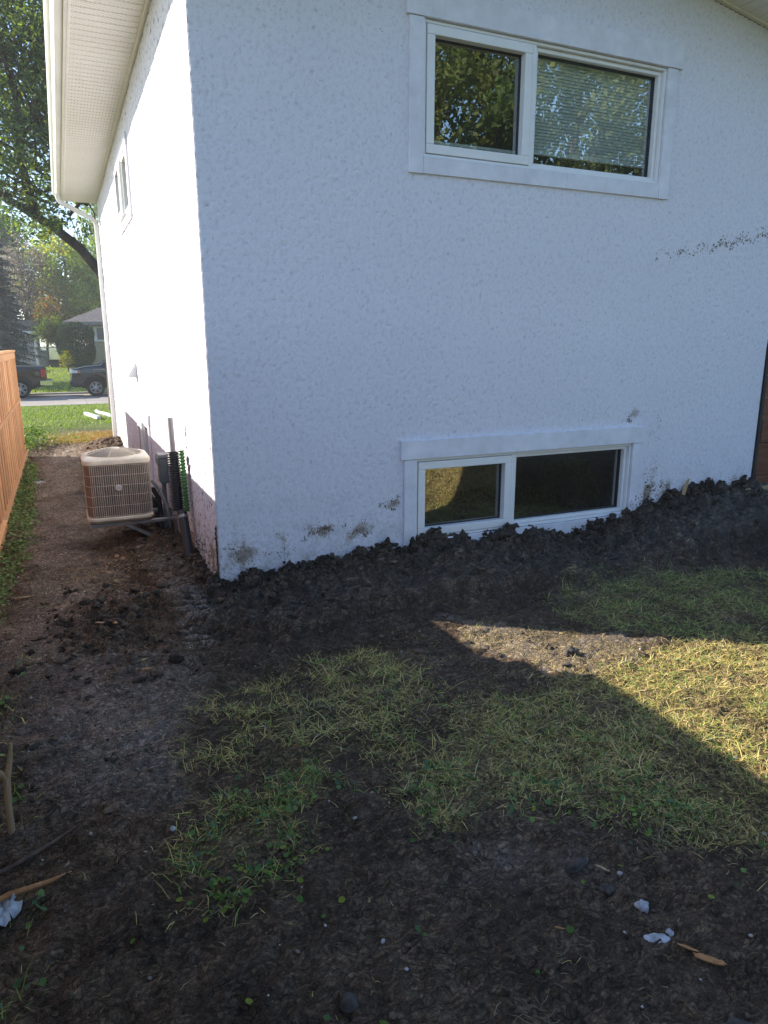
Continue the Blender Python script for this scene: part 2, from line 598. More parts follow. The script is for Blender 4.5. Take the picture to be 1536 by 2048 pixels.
def glass_mat(name, tint, base_refl):
    m, nt, b = nodes(name)
    nt.nodes.remove(b)
    gl = N(nt, 'ShaderNodeBsdfGlossy')
    gl.inputs['Roughness'].default_value = 0.006
    gl.inputs['Color'].default_value = (0.92, 0.97, 0.95, 1)
    tr = N(nt, 'ShaderNodeBsdfTransparent')
    tr.inputs['Color'].default_value = (*tint, 1)
    fr = N(nt, 'ShaderNodeFresnel', i_IOR=1.5)
    ad = N(nt, 'ShaderNodeMath', operation='ADD', use_clamp=True)
    ad.inputs[1].default_value = base_refl
    nt.links.new(fr.outputs[0], ad.inputs[0])
    geo = N(nt, 'ShaderNodeNewGeometry')
    nz = N(nt, 'ShaderNodeTexNoise', i_Scale=1.6, i_Detail=2.0)
    nt.links.new(geo.outputs['Position'], nz.inputs[0])
    bp = N(nt, 'ShaderNodeBump', i_Strength=0.05, i_Distance=0.02)
    nt.links.new(nz.outputs[0], bp.inputs['Height'])
    nt.links.new(bp.outputs[0], gl.inputs['Normal'])
    mx = N(nt, 'ShaderNodeMixShader')
    # the inner face of the thin pane adds no second reflection
    inv = N(nt, 'ShaderNodeMath', operation='SUBTRACT')
    inv.inputs[0].default_value = 1.0
    nt.links.new(geo.outputs['Backfacing'], inv.inputs[1])
    fr_ = N(nt, 'ShaderNodeMath', operation='MULTIPLY')
    nt.links.new(ad.outputs[0], fr_.inputs[0])
    nt.links.new(inv.outputs[0], fr_.inputs[1])
    nt.links.new(fr_.outputs[0], mx.inputs[0])
    nt.links.new(tr.outputs[0], mx.inputs[1])
    nt.links.new(gl.outputs[0], mx.inputs[2])
    nt.links.new(mx.outputs[0], nt.nodes['Material Output'].inputs[0])
    return m


def wood_mat(name, c1, c2, c3, rough=0.7, per_obj=0.25, grain=(60, 60, 2.2)):
    m, nt, b = nodes(name)
    tc = N(nt, 'ShaderNodeTexCoord')
    inf = N(nt, 'ShaderNodeObjectInfo')
    off = N(nt, 'ShaderNodeVectorMath', operation='SCALE')
    cb = N(nt, 'ShaderNodeCombineXYZ')
    nt.links.new(inf.outputs['Random'], cb.inputs[0])
    nt.links.new(inf.outputs['Random'], cb.inputs[2])
    nt.links.new(cb.outputs[0], off.inputs[0])
    off.inputs['Scale'].default_value = 37.0
    ad = N(nt, 'ShaderNodeVectorMath', operation='ADD')
    nt.links.new(tc.outputs['Object'], ad.inputs[0])
    nt.links.new(off.outputs[0], ad.inputs[1])
    mp = N(nt, 'ShaderNodeMapping')
    mp.inputs['Scale'].default_value = grain
    nt.links.new(ad.outputs[0], mp.inputs[0])
    n = N(nt, 'ShaderNodeTexNoise', i_Scale=1.0, i_Detail=6.0, i_Roughness=0.62, i_Distortion=0.8)
    nt.links.new(mp.outputs[0], n.inputs[0])
    r = ramp(nt, n.outputs[0], [(0.28, c1), (0.5, c2), (0.72, c3)])
    hsv = N(nt, 'ShaderNodeHueSaturation')
    mr = N(nt, 'ShaderNodeMapRange')
    mr.inputs['To Min'].default_value = 1 - per_obj
    mr.inputs['To Max'].default_value = 1 + per_obj
    nt.links.new(inf.outputs['Random'], mr.inputs['Value'])
    nt.links.new(mr.outputs[0], hsv.inputs['Value'])
    nt.links.new(r.outputs[0], hsv.inputs['Color'])
    nt.links.new(hsv.outputs[0], b.inputs['Base Color'])
    b.inputs['Roughness'].default_value = rough
    b.inputs['Specular IOR Level'].default_value = 0.3
    bp = N(nt, 'ShaderNodeBump', i_Strength=0.35, i_Distance=0.004)
    nt.links.new(n.outputs[0], bp.inputs['Height'])
    nt.links.new(bp.outputs[0], b.inputs['Normal'])
    return m


def soffit_mat():
    m, nt, b = nodes('vented_soffit')
    geo = N(nt, 'ShaderNodeNewGeometry')
    sx = N(nt, 'ShaderNodeSeparateXYZ')
    nt.links.new(geo.outputs['Position'], sx.inputs[0])

    def mth(op, a, bb=None, c=None):
        n = N(nt, 'ShaderNodeMath', operation=op)
        for i, q in enumerate((a, bb, c)):
            if q is None:
                continue
            if isinstance(q, (int, float)):
                n.inputs[i].default_value = q
            else:
                nt.links.new(q, n.inputs[i])
        return n.outputs[0]
    rowf = mth('MULTIPLY', sx.outputs[1], 1 / 0.0168)
    row = mth('FLOOR', rowf)
    odd = mth('MULTIPLY', mth('MODULO', mth('ABSOLUTE', row), 2.0), 0.5)
    colf = mth('ADD', mth('MULTIPLY', sx.outputs[0], 1 / 0.030), odd)
    fx = mth('ABSOLUTE', mth('SUBTRACT', mth('FRACT', colf), 0.5))
    fy = mth('ABSOLUTE', mth('SUBTRACT', mth('FRACT', rowf), 0.5))
    hole = mth('MULTIPLY', mth('LESS_THAN', fx, 0.20), mth('LESS_THAN', fy, 0.15))
    nz = N(nt, 'ShaderNodeTexNoise', i_Scale=2.0, i_Detail=4.0)
    nt.links.new(geo.outputs['Position'], nz.inputs[0])
    base = ramp(nt, nz.outputs[0], [(0.3, (0.76, 0.745, 0.69)), (0.7, (0.82, 0.805, 0.75))])
    c = mix(nt, hole, base.outputs[0], (0.30, 0.28, 0.24))
    nt.links.new(c, b.inputs['Base Color'])
    b.inputs['Roughness'].default_value = 0.45
    return m


M = {}
M['stucco'] = stucco_mat()
M['soil'] = soil_mat()
M['trim'] = simple('trim_paint', (0.73, 0.73, 0.80), 0.55, var=0.09, scale=7, bump=0.03, bscale=40)
M['vinyl'] = simple('vinyl_frame', (0.80, 0.80, 0.81), 0.35, var=0.03)
M['dark_ring'] = simple('ring_black', (0.012, 0.013, 0.016), 0.5)
M['glass'] = glass_mat('window_glass', (0.93, 0.96, 0.95), 0.26)
M['glass_dim'] = glass_mat('window_glass_side', (0.7, 0.8, 0.74), 0.12)
M['blind'] = simple('blind_slats', (0.64, 0.65, 0.61), 0.5, var=0.05)
M['room'] = simple('room_paint', (0.20, 0.19, 0.18), 0.9)
M['soffit'] = soffit_mat()
M['soffit_trim'] = simple('soffit_trim', (0.78, 0.76, 0.70), 0.45, var=0.05)
M['gutter'] = simple('gutter_enamel', (0.80, 0.79, 0.75), 0.33, var=0.06, scale=3, bump=0.04, bscale=9)
M['fascia'] = simple('fascia', (0.72, 0.70, 0.63), 0.4, var=0.05)
M['shingle'] = simple('shingle', (0.10, 0.095, 0.095), 0.95, var=0.4, scale=40, bump=0.5, bscale=120)
M['cedar'] = wood_mat('fence_wood', (0.42, 0.20, 0.085), (0.60, 0.33, 0.155), (0.74, 0.45, 0.24))
M['gatewood'] = wood_mat('gate_wood', (0.085, 0.030, 0.016), (0.15, 0.058, 0.03), (0.22, 0.09, 0.05), grain=(2.2, 60, 60))
M['gatepost'] = simple('gate_post', (0.035, 0.030, 0.032), 0.8, bump=0.2)
M['lumber'] = wood_mat('new_lumber', (0.33, 0.22, 0.10), (0.46, 0.33, 0.17), (0.58, 0.44, 0.25), grain=(2.2, 60, 60))
M['stick'] = wood_mat('stick_wood', (0.25, 0.15, 0.075), (0.40, 0.27, 0.15), (0.55, 0.40, 0.25))
M['chip'] = wood_mat('wood_chip', (0.30, 0.13, 0.05), (0.46, 0.22, 0.085), (0.58, 0.33, 0.15), grain=(20, 20, 20))
M['bark'] = simple('tree_bark', (0.062, 0.050, 0.046), 0.95, var=0.5, scale=5, bump=0.9, bscale=14, stretch=(1, 1, 0.25))
M['grass'] = leaf_mat('grass_blade', 0.25)
M['leaf'] = leaf_mat('tree_leaf', 0.55)
M['needle'] = leaf_mat('needle', 0.10)
M['clod'] = leaf_mat('soil_clod', 0.0, 0.95)
M['straw'] = leaf_mat('straw', 0.2)
M['beige'] = simple('beige_enamel', (0.74, 0.67, 0.53), 0.45, var=0.14, scale=7)
M['fin'] = simple('coil_fin', (0.15, 0.122, 0.102), 0.75, var=0.25, scale=9, bump=0.3, bscale=160, stretch=(1, 1, 0.1))
M['wire'] = simple('guard_wire', (0.66, 0.58, 0.48), 0.45, var=0.2, scale=20)
M['badge'] = simple('badge', (0.62, 0.60, 0.58), 0.35, var=0.05)
M['galv'] = simple('galvanised', (0.30, 0.30, 0.31), 0.45, metal=0.6, var=0.25, scale=9)
M['greybox'] = simple('grey_steel_box', (0.15, 0.17, 0.175), 0.5, var=0.1)
M['conduit'] = simple('grey_conduit', (0.22, 0.235, 0.24), 0.55, var=0.12)
M['pipe_metal'] = simple('grey_pipe', (0.26, 0.25, 0.26), 0.35, var=0.2, scale=14, stretch=(1, 1, 0.15))
M['black_plastic'] = simple('black_plastic', (0.020, 0.022, 0.028), 0.36, var=0.2)
M['green_plastic'] = simple('green_plastic', (0.022, 0.135, 0.022), 0.4, var=0.2)
M['white_plastic'] = simple('white_plastic', (0.72, 0.73, 0.74), 0.4, var=0.08)
M['bagplastic'] = simple('white_bag', (0.55, 0.57, 0.60), 0.5, var=0.15, bump=0.3, bscale=30)
M['asphalt'] = simple('road_concrete', (0.30, 0.27, 0.25), 0.9, var=0.18, scale=0.7, bump=0.2, bscale=80)
M['kerb'] = simple('kerb_concrete', (0.36, 0.33, 0.30), 0.9, var=0.12, scale=3)
M['carblack'] = simple('truck_black_paint', (0.010, 0.011, 0.014), 0.12, var=0.1, spec=0.7)
M['carblue'] = simple('truck_dark_blue_paint', (0.013, 0.020, 0.034), 0.12, var=0.1, spec=0.7)
M['tyre'] = simple('tyre', (0.018, 0.018, 0.019), 0.85)
M['alloy'] = simple('alloy_rim', (0.50, 0.50, 0.50), 0.3, metal=0.7)
M['chrome'] = simple('chrome', (0.72, 0.72, 0.72), 0.12, metal=1.0, var=0.03)
M['lamp_red'] = simple('tail_lamp', (0.45, 0.02, 0.03), 0.2)
M['lamp_clear'] = simple('head_lamp', (0.62, 0.66, 0.68), 0.15)
M['lamp_amber'] = simple('marker_lamp', (0.60, 0.20, 0.04), 0.25)
M['carglass'] = simple('car_glass', (0.05, 0.07, 0.085), 0.06, spec=0.8)
M['siding'] = simple('tan_siding', (0.36, 0.31, 0.22), 0.7, var=0.06)
M['whitewall'] = simple('white_house_wall', (0.46, 0.48, 0.50), 0.8, var=0.1, scale=2)
M['farroof'] = simple('far_shingle', (0.135, 0.115, 0.115), 0.95, var=0.3, scale=6, bump=0.3, bscale=30)
M['farglass'] = simple('far_glass', (0.10, 0.13, 0.15), 0.08, spec=0.8)
M['bin_dark'] = simple('dark_bin', (0.03, 0.035, 0.05), 0.5)
M['bin_grey'] = simple('grey_bin', (0.20, 0.20, 0.20), 0.6)
M['root'] = simple('root_brown', (0.12, 0.085, 0.06), 0.9, var=.4, scale=30, bump=.4)
M['stone_pale'] = simple('pale_stone', (0.48, 0.49, 0.52), 0.9, var=0.35, scale=30, bump=0.5, bscale=70)
M['stone_tan'] = simple('tan_stone', (0.36, 0.25, 0.14), 0.85, var=0.25, scale=20, bump=0.3, bscale=60)
M['lump'] = simple('grey_clay_lump', (0.085, 0.073, 0.064), 0.95, var=0.4, scale=26, bump=0.6, bscale=60)

# ------------------------------------------------------------------ terrain
LAWN = -0.19
HBX = ([0, .3, .68, 1.13, 1.53, 1.9, 2.14, 2.5, 2.86, 3.3, 3.7, 4.1, 4.5, 5.2], [-.045, -.02, .03, .045, .09, .05, .03, .01, -.03, .06, .16, .25, .225, .20])
HSY = ([-.3, 0, .7, 1.8, 4.2, 8.2, 9.2], [-.045, -.045, -.03, -.13, -.17, -.15, -.2])
YE = ([-.3, 0, .3, .8, 1.27, 2.06, 3.07, 3.9, 5.5], [.42, .50, .76, .62, .62, .70, .66, .62, .58])
G1 = [(-0.51, -1.46), (-0.3, -1.3), (-0.04, -1.12), (0.22, -0.98), (0.54, -0.92), (0.74, -1.15), (0.82, -1.35), (0.66, -1.6), (0.48, -1.87), (0.46, -2.11), (0.32, -2.16), (0.12, -2.07), (-0.06, -2.12), (-0.17, -2.26), (-0.3, -2.42), (-0.38, -2.5), (-0.52, -2.52), (-0.62, -2.41), (-0.56, -2.22), (-0.5, -1.93)]
G2 = [(0.61, -1.79), (0.89, -1.73), (1.22, -1.77), (1.57, -1.72), (1.87, -1.73), (2.24, -1.62), (2.9, -1.95), (4.2, -1.5), (8.5, -2.5), (8.5, -8.0), (3.0, -8.0), (1.6, -3.5), (1.11, -2.95), (0.95, -2.85), (0.91, -2.69), (0.72, -2.54), (0.5, -2.44), (0.3, -2.48), (0.22, -2.38), (0.31, -2.15), (0.52, -2.1)]
G2B = [(1.22, -0.78), (2.21, -1.49), (1.89, -1.74), (1.38, -1.64), (1.17, -1.28)]
G3 = [(1.9, -0.81), (2.38, -0.66), (3.03, -0.66), (3.48, -0.8), (4.4, -1.0), (4.4, -1.6), (2.79, -1.9), (2.43, -1.66), (2.21, -1.49), (1.96, -1.26)]
CL1 = [(-0.31, -1.87), (0.01, -1.91), (0.06, -2.11), (-0.17, -2.2), (-0.3, -2.42), (-0.42, -2.48), (-0.52, -2.52), (-0.62, -2.41), (-0.52, -2.16)]
CL2 = [(0.37, -2.11), (0.67, -2.24), (0.77, -2.43), (1.09, -2.5), (1.13, -2.66), (1.24, -2.84), (0.95, -2.85), (0.81, -2.67), (0.46, -2.49), (0.27, -2.54), (0.23, -2.38)]
LW = [(-1.31, 0.2), (-1.18, 2.22), (-1.22, 6.4), (-1.45, 7.4), (-1.45, 0.2)]
LW2 = [(-1.24, -0.75), (-1.14, -0.16), (-1.09, -1.66), (-1.05, -2.11), (-1.03, -2.34), (-1.04, -2.68), (-1.4, -2.64), (-1.42, -0.6)]


def smooth01(a, lo, hi):
    t = np.clip((a - lo) / (hi - lo), 0, 1)
    return t * t * (3 - 2 * t)


def prof(t):
    return np.interp(t, [0, .12, .45, .80, .93, 1.01, 1.12, 1.3], [1, .90, .76, .66, .58, .16, .04, 0])


def far_profile(y):
    return np.interp(y, [9, 12, 18, 24.7, 25.2, 32.0, 32.4, 34, 42, 46, 60], [-.2, -.25, -.48, -.74, -.81, -.83, -.74, -.66, .10, .16, .2])


def bank_t(x, y):
    """1 where the soil heap against the house is, 0 off it"""
    xw = np.maximum(x, 0)
    dx = np.maximum(-x, 0)
    ye = np.interp(x, *YE) * (1 + 0.16 * perlin(x * 2.3, y * 0 + 3.1) + 0.08 * perlin(x * 7, y * 0 + 8.1))
    tf = np.hypot(dx, np.maximum(-y, 0)) / ye
    ts = dx / (0.42 * (1 + 0.2 * perlin(y * 1.7, y * 0 + 1.7)))
    return np.where(y < 0, tf, ts)


def ground_base(x, y):
    lawn = LAWN + 0.012 * perlin(x * 0.9, y * 0.9) + np.where(x < -0.6, -0.02 * smooth01(-x, .6, 1.4), 0)
    hb = np.where(y < 0, np.interp(x, *HBX), np.interp(y, *HSY))
    t = bank_t(x, y)
    z = lawn + (hb - lawn) * prof(t)
    # inside the house footprint
    z = np.where((x > 0.12) & (y > 0.12) & (y < 9.2) & (x < 4.7), -0.35, z)
    # heap by the far corner of the house, churned strip in front of the near corner
    z = z + 0.11 * np.exp(-(((x + .30) / .45) ** 2 + ((y - 8.15) / .42) ** 2)) * (x < .1)
    z = z + 0.05 * np.exp(-(((x + .55) / .35) ** 2 + ((y - .05) / .5) ** 2))
    z = z - 0.035 * np.exp(-(((x + .02) / .30) ** 2 + ((y + 1.05) / .16) ** 2)) - 0.02 * np.exp(-(((x - .30) / .28) ** 2 + ((y + 2.62) / .22) ** 2))
    hd = (x - 2.72) * .61 - (y + 1.9) * .79  # heap out of view, added so the lower window mirrors shade
    z = z + .42 * smooth01(hd, .12, .62) * (1 - smooth01(x, 5.6, 7.2)) * (1 - smooth01(-y, 4.6, 6.2)) * (y < -.4)
    zf = far_profile(y)
    k = smooth01(y, 8.6, 9.6)
    return z * (1 - k) + zf * k


def rough_amp(x, y):
    t = bank_t(x, y)
    bank = np.clip(1.25 - t, 0, 1) * (y < 9.3) * (x < 5.5)
    churn = np.exp(-(((x + .45) / .5) ** 2 + ((y + .15) / .75) ** 2))
    return np.clip(bank * 1.2 + churn * 0.9, 0, 1.2)


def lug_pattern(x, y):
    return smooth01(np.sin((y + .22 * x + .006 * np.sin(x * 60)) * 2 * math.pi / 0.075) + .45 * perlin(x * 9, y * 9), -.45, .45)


def track_mask(x, y):
    return np.exp(-(((x + .225 + .02 * np.sin(y * 2.2)) / .125) ** 6)) * smooth01(y, -.72, -.52) * (1 - smooth01(y, .95, 1.25))


def ground_z(x, y, detail=True):
    x = np.asarray(x, float)
    y = np.asarray(y, float)
    z = ground_base(x, y)
    if detail:
        near = 1 - smooth01(y, 9, 12)
        # tyre lug prints by the corner
        trk = track_mask(x, y)
        ra = rough_amp(x, y) * (1 - .85 * trk)
        big = ridged(x * 4.2, y * 5.2, 4)
        mid = fbm(x * 11, y * 11, 4, 0.6)
        fine = ridged(x * 31, y * 31, 3)
        plate = np.round((fbm(x * 6.5 + 3, y * 9, 3) + .8) * 4.5) / 4.5 * .030          # slabs smeared by the bucket, with broken edges
        z = z + near * (ra * (0.022 * (big - 0.6) + 0.030 * mid + 0.012 * fine + 1.9 * plate - .05))
        chn = np.exp(-(((x + .68) / .30) ** 2 + ((y + .05) / .55) ** 2)) * (1 - trk)
        z = z + chn * (.055 * (ridged(x * 7, y * 7, 3) - .5) + .02)
        ca, sa_ = .93, -.37
        uu, vv = x * ca + y * sa_, -x * sa_ + y * ca
        rut = np.exp(-(((x - .22) / .42) ** 2 + ((y + 2.38) / .22) ** 2)) + .7 * np.exp(-(((x - .75) / .25) ** 2 + ((y + 2.95) / .3) ** 2)) + .6 * np.exp(-(((x + .75) / .3) ** 2 + ((y + 1.5) / .6) ** 2))
        z = z + rut * (.030 * fbm(uu * 3.0, vv * 17, 4, .55) + .012 * ridged(uu * 8, vv * 26, 2))
        calm = 1 - np.clip(ra, 0, 1)
        calm = calm * (1 - .55 * np.exp(-(((x - 1.6) / .45) ** 2 + ((y + 1.32) / .30) ** 2)))
        flow = fbm(x * 3.1 + 0.6 * y, y * 7.5, 5, 0.6)          # scraped by the machine, along one direction
        crust = np.maximum(0, ridged(x * 5.5 + 1.5 * y, y * 9.0, 4, .6) - .55)
        z = z + near * calm * ((0.019 + .012 * smooth01(-x, .3, .8)) * flow + 0.0095 * fbm(x * 30, y * 34, 3, 0.6) + 0.0055 * fine + .016 * crust)
        crest = np.exp(-(y / .10) ** 2) * (x > -.1) * (x < 5.0) * (y < .03)
        z = z + crest * (0.038 * (ridged(x * 4.5, y * 4.5 + 3, 3) - .45) + .016 * (ridged(x * 15, y * 15, 2) - .4))
        z = z + trk * (0.030 * lug_pattern(x, y) - .014)
    return z


def axis(segs):
    out = []
    for a, b, st in segs:
        n = max(1, int(round((b - a) / st)))
        out += list(np.linspace(a, b, n, endpoint=False))
    out.append(segs[-1][1])
    return np.array(out)


gx = axis([(-400, -60, 60), (-60, -10, 5), (-10, -3, .5), (-3, -1.55, .08), (-1.55, 3.3, .0138), (3.3, 5.2, .026), (5.2, 9, .2), (9, 40, 3), (40, 400, 60)])
gy = axis([(-400, -60, 60), (-60, -12, 4), (-12, -5, .25), (-5, -3.7, .05), (-3.7, .02, .0138), (.02, 2.6, .022), (2.6, 9.4, .045), (9.4, 25.2, .25), (25.2, 50, .5), (50, 100, 5), (100, 600, 60)])
X, Y = np.meshgrid(gx, gy)
Z = ground_z(X, Y)
nx, ny = len(gx), len(gy)
idx = np.arange(nx * ny).reshape(ny, nx)
F = np.stack([idx[:-1, :-1], idx[:-1, 1:], idx[1:, 1:], idx[1:, :-1]], -1).reshape(-1, 4)
xs, ys = X.ravel(), Y.ravel()
jx = xs + 0.16 * fbm(xs * 5, ys * 5, 4, .6)
jy = ys + 0.16 * fbm(xs * 5 + 40, ys * 5, 4, .6)
heap = (xs > 3.6) & (ys > -.64 * xs + .25 * perlin(xs * 3, ys * 3)) & (ys < 0)  # added heap: bare soil where the house shades it
grassy = ~heap * (in_poly(jx, jy, G1) * 0.40 + in_poly(jx, jy, G2) * 0.72 + in_poly(jx, jy, G2B) * 0.45 + in_poly(jx, jy, G3) * 0.55 + in_poly(jx, jy, LW) * 0.35)  # no grass on the added heap
pathd = np.exp(-(((xs + .92) / .42) ** 2)) * smooth01(ys, -1.6, .4) * (1 - smooth01(ys, 7.5, 9))
leftd = 0.95 * np.exp(-(((xs + .75) / .5) ** 2 + ((ys + .9) / 1.2) ** 2))
trd_shade = track_mask(xs, ys) * (.12 + .62 * lug_pattern(xs, ys))  # dry track band; groove shade put into the colour with the lugs
smr = .40 * np.exp(-(((xs - .38) / .32) ** 2 + ((ys + 2.72) / .26) ** 2)) + .25 * np.exp(-(((xs - .3) / .35) ** 2 + ((ys + 1.15) / .2) ** 2))
litd = in_poly(jx, jy, G2B) * 0.9 + 0.35 * np.exp(-(((xs - 1.0) / .4) ** 2 + ((ys + 1.4) / .35) ** 2))
dry_and_shade = np.clip(pathd * 0.78 + leftd + litd + smr, 0, 1) * (1 - 0.75 * np.clip(rough_amp(xs, ys), 0, 1))
dry_and_shade = np.maximum(dry_and_shade, trd_shade)
chd = np.exp(-(((xs + .68) / .28) ** 2 + ((ys + .05) / .5) ** 2))
dry_and_shade = dry_and_shade * (1 - .55 * chd)
mud_front = smooth01(ys, 9.0, 9.8) * (1 - smooth01(ys, 10.9, 12.2 + 0.8 * perlin(xs, ys))) * (xs > -1.3)
farl = smooth01(ys, 9.2, 10.2) * (1 - 0.9 * mud_front) + (ys < -7) + (xs > 7) * (ys < 9) + (xs < -2.2)
dry_and_shade = np.clip(dry_and_shade + mud_front * 0.8, 0, 1)
wet = np.clip(1.35 - bank_t(xs, ys), 0, 1) * (xs > -.25) * (xs < 5.3) * (ys < .1) * (ys > -2)
tint = np.stack([dry_and_shade, np.clip(grassy, 0, 1), np.clip(farl, 0, 1), np.clip(wet * 1.6, 0, 1)], 1)
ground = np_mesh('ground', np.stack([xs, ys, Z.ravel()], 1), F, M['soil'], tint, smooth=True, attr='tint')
tag(ground, kind='structure')

# street beyond the front lawn
mb = MB()
for x0 in range(-60, 60, 3):
    mb.box(x0 + .006, x0 + 2.994, 25.25, 31.95, -1.1, -0.775)
road = tag(mb.build('road', M['asphalt'], bevel=.004), kind='structure')
mb = MB()
mb.box(-60, 60, 31.96, 32.35, -1.1, -0.70)
mb.box(-60, 60, 24.9, 25.24, -1.1, -0.725)
tag(mb.build('kerb', M['kerb'], bevel=.02), kind='structure')

# ------------------------------------------------------------------ house
house = thing('house', 'white stucco bungalow with white trimmed windows and banked wet soil along its base', 'house', (0, 0, 0))
WR = 4.824          # where the back wall ends
YB = 8.92           # length of the side wall
SZ = 3.795          # soffit height
PKX = 2.42
SL = 0.165          # rake slope


def rake_z(x):
    return SZ + SL * (x if x < PKX else 2 * PKX - x)


def wall_boxes(a0, a1, z0, z1, holes):
    """rectangles of a wall round its openings"""
    zs = sorted({z0, z1, *[h[2] for h in holes], *[h[3] for h in holes]})
    out = []
    for i in range(len(zs) - 1):
        za, zb = zs[i], zs[i + 1]
        cuts = sorted([(h[0], h[1]) for h in holes if h[2] <= za and h[3] >= zb])
        a = a0
        for c0, c1 in cuts:
            out.append((a, c0, za, zb))
            a = c1
        out.append((a, a1, za, zb))
    return out


FRONT = [(1.434, 3.419, 2.664, 3.44), (1.402, 3.372, .122, .709)]
SIDE = [(3.62, 4.70, 2.83, 3.40), (3.52, 4.36, -.02, .66)]
mb = MB()
for a, b_, za, zb in wall_boxes(0, WR, -.6, SZ, FRONT):
    mb.box(a, b_, 0, .2, za, zb)
mb.prism([(0, SZ), (PKX, rake_z(PKX)), (WR, SZ)], 0, .2, 'y')
mb.build('wall', M['stucco'], house)
mb = MB()
for a, b_, za, zb in wall_boxes(.2, YB, -.6, SZ + .1, SIDE):
    mb.box(0, .2, a, b_, za, zb)
mb.build('wall', M['stucco'], house)
mb = MB()
mb.box(.2, 10.5, YB - .2, YB, -.6, SZ)
mb.prism([(.2, SZ), (PKX, rake_z(PKX)), (WR, SZ)], YB - .2, YB, 'y')
mb.build('wall', M['stucco'], house)
mb = MB()
mb.box(WR - .2, WR, .2, YB - .2, -.6, SZ)
mb.build('wall', M['stucco'], house)
mb = MB()
mb.box(.21, WR - .21, .21, YB - .21, -.5, -.4)
mb.box(.21, WR - .21, .21, YB - .21, 1.05, 1.3)
mb.box(.21, WR - .21, .21, YB - .21, SZ - .12, SZ - .02)
mb.box(.21, WR - .21, 3.2, 3.3, -.4, 1.05)
mb.box(.21, WR - .21, 3.2, 3.3, 1.3, SZ - .12)
mb.build('room_floor', M['room'], house)


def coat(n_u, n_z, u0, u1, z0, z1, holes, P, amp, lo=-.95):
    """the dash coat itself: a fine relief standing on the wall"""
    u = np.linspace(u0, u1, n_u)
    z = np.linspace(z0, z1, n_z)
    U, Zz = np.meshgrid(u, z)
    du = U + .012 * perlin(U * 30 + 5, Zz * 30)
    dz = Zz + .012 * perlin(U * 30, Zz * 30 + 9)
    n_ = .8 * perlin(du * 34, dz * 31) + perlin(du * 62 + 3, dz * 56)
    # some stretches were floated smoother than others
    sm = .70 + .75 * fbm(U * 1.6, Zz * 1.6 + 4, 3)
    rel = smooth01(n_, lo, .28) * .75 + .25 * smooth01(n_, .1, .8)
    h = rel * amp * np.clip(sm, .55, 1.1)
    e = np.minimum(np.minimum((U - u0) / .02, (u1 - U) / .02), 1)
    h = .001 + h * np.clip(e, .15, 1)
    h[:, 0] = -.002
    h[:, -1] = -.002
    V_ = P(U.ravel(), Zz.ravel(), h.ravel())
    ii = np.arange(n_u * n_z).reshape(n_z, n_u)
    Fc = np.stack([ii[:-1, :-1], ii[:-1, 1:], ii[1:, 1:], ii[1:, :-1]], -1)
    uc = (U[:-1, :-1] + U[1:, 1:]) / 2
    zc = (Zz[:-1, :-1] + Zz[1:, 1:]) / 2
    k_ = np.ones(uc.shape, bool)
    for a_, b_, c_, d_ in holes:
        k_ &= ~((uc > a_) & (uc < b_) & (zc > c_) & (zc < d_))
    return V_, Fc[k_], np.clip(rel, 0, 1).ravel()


STAIN_F = [(.68, .27, .15, .05, 0, .5), (.98, .23, .13, .06, .1, .5), (1.21, .40, .07, .05, .4, .5), (.14, .17, .14, .15, 0, .42), (.40, .20, .12, .10, 0, .35),
           (3.57, .25, .08, .18, -.4, .6), (3.76, .30, .12, .09, .2, .5), (3.64, .46, .06, .09, -.2, .35), (3.38, .95, .08, .06, 0, .3), (3.6, .8, .1, .12, 0, .22), (2.95, 1.2, .25, .12, .3, .12)]
STAIN_S = [(.25, .10, .5, .16, 0, .5), (1.3, .0, .6, .12, 0, .5), (2.6, -.02, .6, .18, 0, .55), (5.4, .05, .9, .14, 0, .5), (7.6, .05, .8, .16, 0, .5), (.0, .15, .03, .24, 0, .6)]


def stain(rel, u, z, lst, foot):
    m_ = np.zeros_like(u)
    for cx_, cz_, rx, rz, rot, am in lst:
        c, s_ = math.cos(rot), math.sin(rot)
        a = ((u - cx_) * c + (z - cz_) * s_) / rx
        b_ = (-(u - cx_) * s_ + (z - cz_) * c) / rz
        m_ = np.maximum(m_, am * np.exp(-(a * a + b_ * b_) * .8))
    d = z - np.interp(u, *foot)
    m_ = np.maximum(m_, .52 * np.exp(-np.clip(d, 0, 9) / .075))
    m_ = np.maximum(m_, .34 * np.exp(-np.clip(d, 0, 9) / .22) * np.clip(.6 + 1.6 * perlin(u * 3.1, z * 2.0 + 7), 0, 1.2))
    m_ = m_ * np.clip(.72 + 1.5 * fbm(u * 9, z * 9, 4), .05, 1.4)
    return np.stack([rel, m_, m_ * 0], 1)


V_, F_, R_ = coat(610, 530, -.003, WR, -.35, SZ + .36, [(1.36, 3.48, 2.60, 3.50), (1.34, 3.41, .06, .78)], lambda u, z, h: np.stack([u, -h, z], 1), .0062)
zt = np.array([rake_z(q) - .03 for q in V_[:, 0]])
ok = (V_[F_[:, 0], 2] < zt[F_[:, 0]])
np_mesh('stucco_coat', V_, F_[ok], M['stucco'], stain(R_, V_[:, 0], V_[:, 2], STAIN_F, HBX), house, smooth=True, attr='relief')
V_, F_, R_ = coat(480, 230, -.003, YB, -.35, SZ - .03, [(3.56, 4.76, 2.77, 3.46), (3.45, 4.42, -.09, .73)], lambda u, z, h: np.stack([-h, u, z], 1), .0120, -.16)  # more hollows, so more painted shade on the sunlit side
np_mesh('stucco_coat', V_, F_[:, ::-1], M['stucco'], stain(R_, V_[:, 1], V_[:, 2], STAIN_S, HSY), house, smooth=True, attr='relief')

